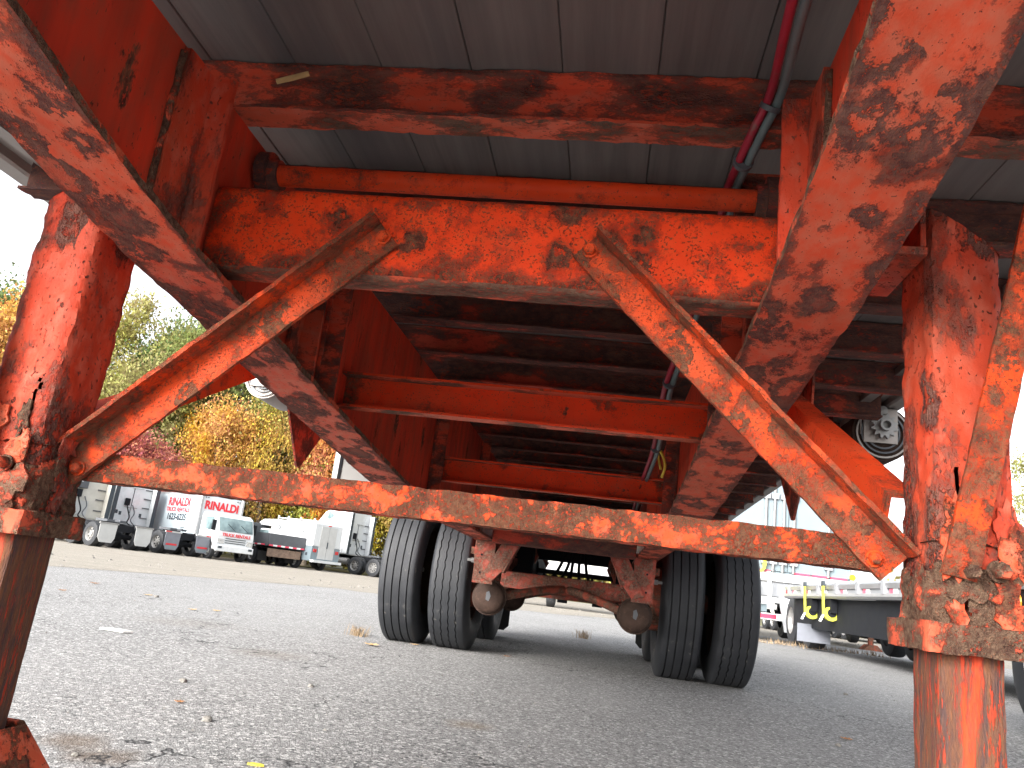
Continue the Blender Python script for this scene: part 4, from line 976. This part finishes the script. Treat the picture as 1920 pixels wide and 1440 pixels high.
# white dry trailer, seen from its rear, right of the orange trailer
def dry_trailer():
    t = empty('box_trailer', (3.74, 14.6, 0), 0, 'white box trailer showing its rear doors with lock rods and striped bumper', 'trailer')
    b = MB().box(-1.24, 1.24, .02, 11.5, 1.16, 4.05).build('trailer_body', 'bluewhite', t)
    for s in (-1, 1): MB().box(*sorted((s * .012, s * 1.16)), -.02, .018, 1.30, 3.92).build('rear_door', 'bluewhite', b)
    MB().box(-1.24, 1.24, -.03, .02, 1.10, 1.26).build('rear_sill', 'offwhite', b)
    MB().box(-1.24, 1.24, -.03, .02, 3.94, 4.07).build('rear_header', 'offwhite', b)
    for s in (-1, 1): MB().box(*sorted((s * 1.17, s * 1.24)), -.028, .018, 1.26, 3.94).build('corner_post', 'offwhite', b)
    for x in (-.44, -.28, -.10, .10, .75):
        r_ = MB().tube([(x, -.055, 1.28), (x, -.055, 3.9)], .028, 10).build('lock_rod', 'steel', b, smooth=True)
        for z in (1.42, 2.68): MB().box(x - .07, x + .07, -.09, -.022, z, z + .11).build('rod_bracket', 'greymetal', r_)
    for x in (-.62, .12, .46, .8): 
        MB().box(x, x + .30, -.026, -.022, 1.265, 1.305).build('reflective_tape', 'pinkred', b)
    MB().lathe([(0, 0), (0, .06), (-.03, .05), (-.03, 0)], (1.20, -.03, 1.34), 'y', 14).build('marker_light', 'amber', b, smooth=True)
    MB().box(-1.2, 1.2, .03, .4, .82, 1.09).build('underframe', 'greymetal', t)
    bm_ = MB().box(-1.15, 1.15, .05, .15, .38, .50).build('bumper', 'white', t)
    for s in (-.9, 0, .9): MB().box(s - .04, s + .04, .06, .14, .50, .85).build('bumper_post', 'white', bm_)
    tape(bm_, -1.1, 1.1, .043, .048, .40, .48, 7, 'x')
    MB().box(-1.15, 1.15, .05, .12, .70, .80).build('bumper_rail', 'white', t)
    MB().box(-.5, -.32, .155, .16, .52, .66).build('licence_plate', 'bluewhite', t)
    for y in (1.9, 3.1):
        for s in (-1, 1): vwheel(t, s * 1.02, y, .49, .27, s, 'steel'); vwheel(t, s * .70, y, .49, .27, s, 'steel')
        MB().tube([(-.7, y, .49), (.7, y, .49)], .08, 12).build('axle', 'black', t, smooth=True)
    for x in (-.9, .9): MB().box(x - .05, x + .05, 9, 9.1, .02, 1.16).build('landing_leg', 'steel', t)
    return t
dry_trailer()
def strap(pts, mat, label):
    mb = MB(); pts = [Vector(p) for p in pts]; vs = []
    for p in pts: vs += [p + Vector((-.032, 0, 0)), p + Vector((.032, 0, 0)), p + Vector((.032, .006, 0)), p + Vector((-.032, .006, 0))]
    fs = []
    for i in range(len(pts) - 1):
        for k in range(4): fs.append((4 * i + k, 4 * i + (k + 1) % 4, 4 * i + 4 + (k + 1) % 4, 4 * i + 4 + k))
    fs += [(0, 1, 2, 3), tuple(range(4 * len(pts) - 4, 4 * len(pts)))]
    mb.add(vs, fs); o = mb.build('cargo_strap', mat); return tag(o, label, 'strap', 'straps hanging at the box trailer')
strap([(3.30, 14.45, 1.5), (3.28, 14.46, 1.32), (3.22, 14.47, 1.24)], 'yellowstrap', 'short yellow strap end high on the white box trailer rear sill')
strap([(3.10, 14.44, 1.12), (3.06, 14.45, .9), (3.08, 14.46, .72), (3.05, 14.46, .55)], 'yellowstrap', 'yellow strap hanging beside the right dual tyres before the box trailer')
strap([(3.17, 14.42, 1.08), (3.20, 14.43, .85), (3.16, 14.43, .7)], 'yellowstrap', 'looped yellow strap tail just left of the long pale strap')
strap([(3.36, 14.40, 1.27), (3.40, 14.41, .95), (3.40, 14.42, .7), (3.47, 14.43, .50)], 'wstrap', 'long pale strap hanging from the box trailer rear sill')

# low grey decked flatbed to the right
def low_flatbed():
    t = empty('low_flatbed', (3.5, 13.7, 0), 0, 'low flatbed trailer with grey slotted rail and yellow strap rolls', 'trailer')
    dk = MB().box(.06, 2.5, -8.6, 0, .94, 1.0).build('deck', 'greymetal', t)
    MB().prism([(0, .985), (.05, 1.015), (.14, 1.015), (.14, .94), (.02, .93)], 'y', -8.6, 0).build('side_rail', 'alu', t)
    MB().prism([(-.005, .83), (.0, .87), (.14, .87), (.14, .80), (.03, .80)], 'y', -8.6, .02).build('lower_rail', 'alu', t)
    MB().box(.05, .09, -8.6, 0, .872, .93).build('rail_web', 'greymetal', t)
    for k in range(9):
        y = -.35 - k * .95
        MB().box(-.012, .05, y - .05, y + .05, .86, 1.018).build('stake_pocket', 'greymetal', t)
        MB().box(.038, .046, y - .36, y - .22, .875, .928).build('reflective_tape', 'whitetape', t)
        MB().box(.038, .046, y - .22, y - .10, .875, .928).build('reflective_tape', 'pinkred', t)
    MB().lathe([(0, 0), (0, .035), (-.02, .03), (-.02, 0)], (.05, .0, .90), 'x', 12).build('marker_light', 'redlens', t, smooth=True)
    MB().box(.16, .30, -8.6, -.1, .34, .80).build('frame_beam', 'black', t); MB().box(2.1, 2.24, -8.6, -.1, .34, .80).build('frame_beam', 'black', t)
    for k in range(8): MB().box(.31, 2.09, -.5 - k * 1.05, -.4 - k * 1.05, .6, .78).build('crossmember', 'black', t)
    for y in (-1.55, -2.62):
        wn = MB().box(.06, .15, y - .14, y + .14, .60, .80).build('strap_winch', 'black', t)
        MB().lathe([(-.06, 0), (-.06, .10), (.06, .10), (.06, 0)], (.09, y - .02, .585), 'y', 24).build('strap_roll', 'yellowstrap', wn, smooth=True)
        MB().lathe([(-.075, 0), (-.075, .062), (.075, .062), (.075, 0)], (.09, y - .02, .60), 'y', 18).build('winch_drum', 'black', wn, smooth=True)
        st = MB().prism([(-.03, 1.03), (-.018, 1.03), (.0, .56), (-.012, .56)], 'y', y - .05, y + .05).build('strap_tail', 'yellowstrap', wn)
        MB().box(-.036, .0, y - .055, y + .055, .98, 1.05).build('strap_hook', 'ink', wn)
        MB().prism([(-.014, .57), (-.002, .57), (-.05, .46), (-.062, .47)], 'y', y - .05, y + .05).build('strap_end', 'whitetape', wn)
    for y in (-.55, .6):
        for xx, s in ((.40, -1), (2.1, 1)): vwheel(t, xx, y, .42, .28, s, 'steel')
        MB().tube([(.5, y, .42), (2.0, y, .42)], .06, 12).build('axle', 'black', t, smooth=True)
    for xx in (-.06, 1.9): MB().box(xx, xx + .52, -1.30, -1.285, .12, .40).build('mud_flap', 'flapgrey', t)
    MB().prism([(-.1, .80), (.0, .80), (.06, .20), (.02, .2)], 'y', -.04, 0).build('rear_strut', 'greymetal', t)
    for xx in (.35, 1.9): MB().box(xx, xx + .1, -7.6, -7.5, .0, .6).build('landing_leg', 'steel', t)
    return t
low_flatbed()

# black trailer at the right edge of the view
def black_trailer():
    t = empty('black_trailer', (2.45, 3.0, 0), 0, 'black low trailer with silver top rail and round orange marker at the right edge', 'trailer')
    MB().box(.02, 2.1, -4.5, .95, .60, .84).build('frame', 'black', t, bevel=.01)
    MB().box(.0, 2.12, -4.5, .96, .842, .885).build('top_rail', 'alu', t, bevel=.006)
    MB().box(.005, .02, -4.4, .90, .76, .80).build('trim_strip', 'alu', t)
    MB().lathe([(0, 0), (0, .055), (-.015, .05), (-.02, 0)], (.018, .43, .695), 'x', 20).build('marker_light', 'amber', t, smooth=True)
    MB().box(.0, .30, -1.2, .72, .555, .598).build('fender', 'black', t, bevel=.01)
    for y in (.22, -.68):
        for xx, s in ((.16, -1), (1.95, 1)):
            wv = vwheel(t, xx, y, .375, .24, s, 'chrome', 40, big=True)
            for k in range(8):
                an = 2 * math.pi * k / 8
                MB().lathe([(s * .03, 0), (s * .03, .02), (s * .075, .018), (s * .08, 0)], (0, .085 * math.cos(an), .085 * math.sin(an)), 'x', 10).build('lug_nut', 'chrome', wv, smooth=True)
        MB().tube([(.2, y, .375), (1.9, y, .375)], .05, 12).build('axle', 'black', t, smooth=True)
    MB().box(.1, .18, -4.4, -4.3, 0, .6).build('jack_leg', 'steel', t)
black_trailer()

# white trailer standing across the lot behind the axles
def cross_trailer():
    t = empty('white_trailer', (-.9, 23.5, gz(-.9, 23.5)), 0, 'white trailer standing crosswise, glimpsed between the axles of the orange trailer', 'trailer')
    b = MB().box(-2.6, 3.4, 0, 2.5, 1.05, 3.3).build('trailer_body', 'offwhite', t)
    MB().box(-2.6, 3.4, -.04, -.005, 1.0, 1.14).build('side_sill', 'greymetal', b)
    for k in range(7): MB().box(-2.3 + k * .85, -2.26 + k * .85, -.02, -.003, 1.15, 3.2).build('side_post', 'white', b)
    MB().box(-2.5, 3.2, .02, .08, .42, .80).build('side_skirt', 'offwhite', t)
    for x in (-1.6, -.4): vwheel(t, x, .5, .45, .27, 1, 'steel')
    for x in (2.6,): MB().box(x, x + .1, .3, .4, 0, 1.05).build('landing_leg', 'steel', t)
cross_trailer()
# dark trailer with a spread foot, beyond the low flatbed
t = empty('dark_trailer', (7.1, 20.3, gz(7.1, 20.3)), 0, 'dark trailer beyond the low flatbed, standing on a rusty landing leg', 'trailer')
MB().box(-.6, 1.9, -.6, 8.5, .95, 1.15).build('deck', 'black', t); MB().box(-.2, 0, -.6, 8.5, .62, .95).build('beam', 'black', t); MB().box(1.3, 1.5, -.6, 8.5, .62, .95).build('beam', 'black', t)
for x in (-.05, 1.35):
    lg = MB().box(x, x + .11, -.05, .06, .03, .95).build('landing_leg', 'underrust', t)
    MB().prism([(x - .18, 0), (x + .29, 0), (x + .15, .14), (x - .04, .14)], 'y', -.2, .2).build('foot', 'underrust', lg)
for s in (0, 1.9):
    vwheel(t, s - .3, 6.8, .45, .26, -1, 'steel')
FARV = [((9.2, 35.5), 'small far white trailer low on the horizon, left of the others', 'offwhite', 2.6), ((11.9, 34.6), 'small far grey trailer between two white ones on the horizon', 'greymetal', 2.4), ((14.2, 33.4), 'small far white trailer on the horizon nearest the right leg', 'white', 2.2)]
for (x, y), lab, mt_, wd in FARV:
    t = empty('parked_trailer', (x, y, gz(x, y)), R(8), lab, 'trailer', 'trailers parked far off on the right')
    MB().box(-wd / 2, wd / 2, 0, 6, .9, 1.25).build('deck', mt_, t); MB().box(-wd / 2, wd / 2, .1, 5.9, .5, .9).build('frame', 'black', t)
    for s in (-1, 1):
        for y2 in (.6, 1.6): vwheel(t, s * (wd / 2 - .2), y2, .42, .26, s, 'steel', 16)

# ================================================================== TREES
def crown_mesh(name, nclump, per, leaf, spread, seed, squash=1., hang=0.):
    g = np.random.default_rng(seed)
    d = g.normal(size=(nclump, 3)); d /= np.linalg.norm(d, axis=1)[:, None]
    rad = g.uniform(.25, 1., nclump) ** .55
    c = d * rad[:, None] * np.array([.82, .82, .86 * squash]); c[:, 2] += 0.
    c[:, :2] *= (1. - .35 * np.clip(c[:, 2:3], 0, 1))
    cl = np.repeat(c, per, axis=0); n = len(cl)
    p = cl + g.normal(size=(n, 3)) * np.repeat(g.uniform(.6, 1.3, nclump), per)[:, None] * spread
    p[:, 2] -= np.abs(g.normal(size=n)) * hang
    a = g.normal(size=(n, 3)); a /= np.linalg.norm(a, axis=1)[:, None]
    b = np.cross(a, g.normal(size=(n, 3))); b /= np.linalg.norm(b, axis=1)[:, None]
    s = (leaf * g.uniform(.6, 1.4, n))[:, None]
    v = np.stack([p - a * s, p + b * s * .55, p + a * s, p - b * s * .55], 1).reshape(-1, 3)
    me = bpy.data.meshes.new(name)
    me.vertices.add(4 * n); me.vertices.foreach_set('co', v.ravel().astype(np.float32))
    me.loops.add(4 * n); me.loops.foreach_set('vertex_index', np.arange(4 * n, dtype=np.int32))
    me.polygons.add(n); me.polygons.foreach_set('loop_start', np.arange(0, 4 * n, 4, dtype=np.int32)); me.polygons.foreach_set('loop_total', np.full(n, 4, np.int32))
    me.update(); me.validate(); me.materials.append(M['leaf'])
    return me
CR = [crown_mesh('crown', 120, 170, .026, .125, 11), crown_mesh('crown', 85, 160, .025, .11, 12), crown_mesh('crown', 140, 150, .027, .14, 13), crown_mesh('crown', 40, 150, .020, .095, 14), crown_mesh('crown', 120, 160, .025, .125, 15, 1., .12)]
def trunk_mb(h, r, seed, top):
    g = random.Random(seed); mb = MB()
    bend = [Vector((g.uniform(-.25, .25), g.uniform(-.25, .25), 0)) for _ in range(5)]
    pts = [Vector((0, 0, -.3))] + [Vector((0, 0, h * (k + 1) / 5)) + bend[k] * (k + 1) / 3 for k in range(5)]
    mb.tube(pts, [r * 1.3] + [r * (1 - .17 * (k + 1)) for k in range(5)], 8)
    for k in range(7):
        f = g.uniform(.35, .92); i = min(4, int(f * 5)); base = pts[i] + (pts[i + 1] - pts[i]) * (f * 5 - i)
        an = g.uniform(0, 6.28); ln = top * g.uniform(.5, .95)
        e = base + Vector((math.cos(an) * ln, math.sin(an) * ln, ln * g.uniform(.35, .9)))
        mid = (base + e) / 2 + Vector((0, 0, -.12 * ln))
        mb.tube([base, mid, e], [r * .42 * (1.2 - f), r * .28 * (1.2 - f) + .008, .008], 6)
    return mb
# position, crown radius, crown half height, crown centre height, crown shape, colour, name, label
YEL, GOLD, ORG, RED, OLV, GRN, LIME = (.62, .45, .05), (.62, .31, .035), (.58, .20, .045), (.44, .085, .06), (.38, .33, .09), (.14, .20, .05), (.46, .47, .06)
TREES = [
 (-44.5, 50.0, 5.2, 6.2, 12.2, 0, GOLD, 'tall golden tree left of the left landing leg'),
 (-49.5, 54.0, 5.5, 7.0, 13.4, 2, GRN, 'dark green treetop at the left edge of the view'),
 (-40.5, 46.0, 4.3, 4.8, 6.0, 1, OLV, 'olive yellow tree low beside the left landing leg'),
 (-38.0, 53.0, 4.8, 6.8, 13.0, 1, OLV, 'tall thin olive tree rising above the others in the triangular gap'),
 (-34.0, 55.0, 5.2, 6.6, 12.0, 2, GRN, 'dark green tree standing behind the tall olive one'),
 (-35.5, 47.5, 4.2, 5.4, 8.4, 4, (.33, .29, .07), 'straw yellow willowy tree in the middle of the triangular gap'),
 (-31.0, 47.0, 4.4, 5.6, 8.0, 0, (.30, .27, .075), 'pale olive tree beside the main beam in the triangular gap'),
 (-29.0, 51.0, 4.8, 6.6, 11.6, 0, (.20, .22, .05), 'green olive tree half hidden by the left main beam'),
 (-28.2, 41.6, 3.4, 3.3, 4.0, 2, RED, 'large crimson bush behind the crossing braces'),
 (-25.2, 40.8, 2.4, 2.7, 3.2, 0, (.36, .07, .045), 'smaller red bush right of the crimson one'),
 (-31.8, 42.5, 2.3, 2.3, 3.0, 0, ORG, 'rusty orange shrub left of the crimson bush'),
 (-25.4, 46.4, 3.1, 4.3, 6.6, 0, GOLD, 'golden orange tree below the round strap winch'),
 (-22.4, 48.0, 3.0, 4.8, 6.8, 1, (.50, .30, .04), 'amber tree left of the hanging pointed gusset'),
 (-19.6, 50.0, 3.2, 4.9, 6.2, 4, LIME, 'bright lime yellow tree behind the hanging pointed gusset'),
 (-16.0, 51.5, 3.4, 4.9, 6.0, 0, YEL, 'bright yellow tree behind the utility van'),
 (-13.2, 53.0, 3.4, 5.0, 5.8, 2, (.46, .40, .05), 'yellow green tree right of the domed semi truck'),
 (-17.8, 48.5, 3.2, 5.0, 7.2, 0, ORG, 'orange tree between the grey box and the pointed gusset'),
 (-22.5, 50.0, 4.0, 5.6, 8.8, 2, (.30, .28, .06), 'broad olive tree behind the amber and golden trees'),
 (-8.5, 52.0, 3.6, 4.6, 5.0, 0, (.44, .36, .05), 'yellow tree partly behind the left dual tyres'),
 (21.6, 41.5, 2.9, 4.6, 6.6, 3, (.30, .29, .07), 'sparse tree with open crown at the right edge'),
 (25.5, 46.0, 3.6, 5.0, 7.0, 3, (.26, .26, .06), 'fuller yellow green tree beyond the sparse one on the right'),
 (22.6, 39.6, 2.8, 1.6, 1.8, 2, (.17, .20, .045), 'low green hedge bush at the right edge'),
 (26.5, 42.5, 2.8, 1.7, 1.9, 0, (.24, .22, .05), 'low yellowish hedge bush right of the green one'),
]
for i, (x, y, r, hh, cz, cr, colr, lab) in enumerate(TREES):
    base = -.15 + (1.35 * (y - 46) / 94 if y > 46 else 0)
    bush = 'bush' in lab or 'shrub' in lab
    t = empty('bush' if bush else 'tree', (x, y, base), random.uniform(0, 6.28), lab, 'bush' if bush else 'tree', 'bushes at the edge of the lot' if bush else 'autumn trees around the lot')
    c = bpy.data.objects.new('crown', CR[cr]); COL.objects.link(c); c.parent = t; c.location = (0, 0, cz); c.scale = (r, r, hh); c.color = (*colr, 1)
    trunk_mb(max(.6, cz + hh * .35), .07 + .017 * cz, i, r * .8).build('trunk', 'bark', t, smooth=True)
# far wood closing the view, one mass
g = np.random.default_rng(99); P = []
for k in range(36000):
    x = g.uniform(-75, 2); top = 7.5 + 2.5 * math.sin(x * .31) + 1.5 * math.sin(x * .83 + 1)
    if x > -14: top *= .72
    P.append((x, g.uniform(52, 57), max(.0, g.uniform(0, 1) ** .8 * top)))
for k in range(2600): P.append((g.uniform(18, 60), g.uniform(50, 54), g.uniform(0, 1) ** 1.2 * 4.2))
P = np.array(P); n = len(P)
a_ = g.normal(size=(n, 3)); a_ /= np.linalg.norm(a_, axis=1)[:, None]; b_ = np.cross(a_, g.normal(size=(n, 3))); b_ /= np.linalg.norm(b_, axis=1)[:, None]
s_ = g.uniform(.16, .34, n)[:, None]
v = np.stack([P - a_ * s_, P + b_ * s_ * .6, P + a_ * s_, P - b_ * s_ * .6], 1).reshape(-1, 3)
me = bpy.data.meshes.new('far_wood'); me.from_pydata(v.tolist(), [], [(4 * i, 4 * i + 1, 4 * i + 2, 4 * i + 3) for i in range(n)]); me.materials.append(M['leaf'])
fwd = bpy.data.objects.new('far_wood', me); COL.objects.link(fwd); fwd.color = (.30, .25, .06, 1); fwd['kind'] = 'stuff'

# ================================================================== SMALL THINGS ON THE GROUND
def dead_leaf(x, y, size, rz, mat, label, curl=.35):
    size *= .72
    out = [(0, -1), (.25, -.55), (.62, -.62), (.45, -.2), (.95, .05), (.5, .2), (.55, .62), (.2, .5), (0, 1), (-.2, .5), (-.55, .62), (-.5, .2), (-.95, .05), (-.45, -.2), (-.62, -.62), (-.25, -.55)]
    mb = MB(); h = lambda a, b: (abs(a) ** 1.5 * .55 + abs(b) ** 2 * .35) * curl + .06
    vs = [(0, 0, .05)] + [(a, b, h(a, b)) for a, b in out]; n = len(vs)
    vs = [(a * size, b * size, c * size) for a, b, c in vs]; vs += [(a, b, c + .0012) for a, b, c in vs]
    fs = [(0, 1 + i, 1 + (i + 1) % 16) for i in range(16)] + [(n, n + 1 + (i + 1) % 16, n + 1 + i) for i in range(16)] + [(1 + i, n + 1 + i, n + 1 + (i + 1) % 16, 1 + (i + 1) % 16) for i in range(16)]
    o = mb.add(vs, fs).build('fallen_leaf', mat, at=(x, y, gz(x, y) + .002)); o.rotation_euler = (0, 0, rz)
    return tag(o, label, 'leaf', 'fallen leaves on the asphalt')
LEAVES = [(-4.30, 5.53, .07, .4, 'leafdry', 'dark brown curled leaf, furthest left of those near the gravel edge'), (-3.76, 4.36, .05, 1.2, 'leafdry', 'small reddish leaf closest to the left landing leg'),
 (-3.46, 5.02, .055, 2.0, 'leafpale', 'orange leaf beside a dark crumb left of the tyres'), (-2.65, 4.25, .05, .9, 'leafpale', 'tan leaf, left one of a pair ahead of the gravel edge'), (-2.55, 4.42, .05, 2.6, 'leafpale', 'tan leaf, right one of a pair ahead of the gravel edge'),
 (-.985, 1.125, .024, .3, 'leafdry', 'small brown leaf on the near asphalt, below the middle of the left half'), (-1.10, 3.52, .075, 1.1, 'leafpale', 'pale leaf lying in front of the outer left tyre'), (-.93, 3.93, .04, .2, 'leafpale', 'small pale leaf touching the left dual tyres'),
 (1.29, 2.41, .04, .6, 'leafdry', 'brown leaf on the asphalt left of the right landing leg'), (-.335, 4.0, .035, 2.2, 'leafdry', 'dark crumpled leaf just right of the inner left tyre')]
for q in LEAVES: dead_leaf(*q)
ST = [(-1.16, 1.46, .014, 'flat pebble highest on the near left asphalt'), (-.805, .95, .015, 'pale grey pebble nearest the bottom of the view'), (-.81, 1.75, .012, 'small pebble at mid width ahead of the tyres'), (1.94, 4.65, .016, 'pebble in the shadow right of the outer right tyre'), (1.20, 2.2, .012, 'pebble beside the brown leaf near the right leg'), (-.842, .45, .008, 'small white pebble near the sand shoe'), (-3.36, 4.97, .02, 'dark stone beside the orange leaf')]
for i, (x, y, s, lab) in enumerate(ST):
    bm = bmesh.new(); bmesh.ops.create_icosphere(bm, subdivisions=2, radius=s)
    for vv in bm.verts: vv.co = vv.co * (1 + .35 * noise.noise(vv.co * (1.4 / s) + Vector((i * 3, 0, 0)))); vv.co.z *= .6
    me = bpy.data.meshes.new('pebble'); bm.to_mesh(me); bm.free(); me.materials.append(M['stone'])
    o = bpy.data.objects.new('pebble', me); COL.objects.link(o); o.location = (x, y, s * .35); tag(o, lab, 'stone', 'pebbles on the asphalt')
# flat white scrap and a yellow one
mb = MB().prism([(-.075, -.02), (.06, -.035), (.085, .012), (-.05, .03)], 'z', .004, .012)
o = mb.build('litter_scrap', 'litter', at=(-2.107, 2.515, 0)); tag(o, 'flat white scrap lying on the asphalt left of the tyres', 'litter')
mb = MB().prism([(-.018, -.006), (.004, -.009), (.02, -.001), (.012, .008), (-.012, .007)], 'z', .001, .004)
o = mb.build('litter_scrap', 'yellowlitter', at=(-.504, .600, 0)); tag(o, 'small yellow scrap on the asphalt at the bottom edge', 'litter')
def tuft(x, y, h, n, lab):
    g = random.Random(x * 100 + y); mb = MB()
    for k in range(n):
        an = g.uniform(0, 6.28); ln = h * g.uniform(.5, 1.1); lean = g.uniform(.2, 1.0)
        b0 = Vector((g.gauss(0, .035), g.gauss(0, .035), 0)); tip = b0 + Vector((math.cos(an) * lean * ln, math.sin(an) * lean * ln, ln * .8)); md = (b0 + tip) / 2 + Vector((0, 0, ln * .15)); sd_ = Vector((-math.sin(an), math.cos(an), 0)) * .0016
        mb.add([b0 - sd_, b0 + sd_, md + sd_ * .8, md - sd_ * .8, tip], [(0, 1, 2, 3), (3, 2, 4)])
    return tag(mb.build('grass_tuft', 'straw', at=(x, y, gz(x, y))), lab, 'grass tuft', 'dry tufts in the asphalt')
for q in [(-1.35, 4.05, .09, 130, 'dry reddish grass tuft left of the left dual tyres'), (.085, 7.19, .12, 110, 'dry straw tuft seen between the wheels behind the axles')]: tuft(*q)
# loose grit on the asphalt and gravel
g = random.Random(5); mb = MB()
for k in range(900):
    if k < 450: x, y, s = g.uniform(-4, 4), g.uniform(-.6, 9), g.uniform(.003, .008)
    else: x = g.uniform(-24, 12); y = edge_y(x) + g.uniform(-.5, 12); s = g.uniform(.012, .05)
    z = gz(x, y) + .004
    a = g.uniform(0, 6.28); vs = [(x + s * math.cos(a + j * 2.09) * g.uniform(.7, 1.2), y + s * math.sin(a + j * 2.09) * g.uniform(.7, 1.2), z) for j in range(3)] + [(x, y, z + s * g.uniform(.5, .9))]
    mb.add(vs, [(0, 2, 1), (0, 1, 3), (1, 2, 3), (2, 0, 3)])
o = mb.build('loose_grit', 'stone'); o['kind'] = 'stuff'
# strip of dry weeds beside the right hand trailers
mb = MB()
for k in range(420):
    x = g.uniform(2.9, 5.2); y = 13.0 + (x - 2.9) * .25 + g.gauss(0, .25); h = g.uniform(.03, .11); an = g.uniform(0, 6.28); w2 = Vector((-math.sin(an), math.cos(an), 0)) * .006
    b0 = Vector((x, y, .003)); tip = b0 + Vector((math.cos(an) * h * .6, math.sin(an) * h * .6, h))
    mb.add([b0 - w2, b0 + w2, tip], [(0, 1, 2)])
o = mb.build('dry_weeds', 'straw'); o['kind'] = 'stuff'
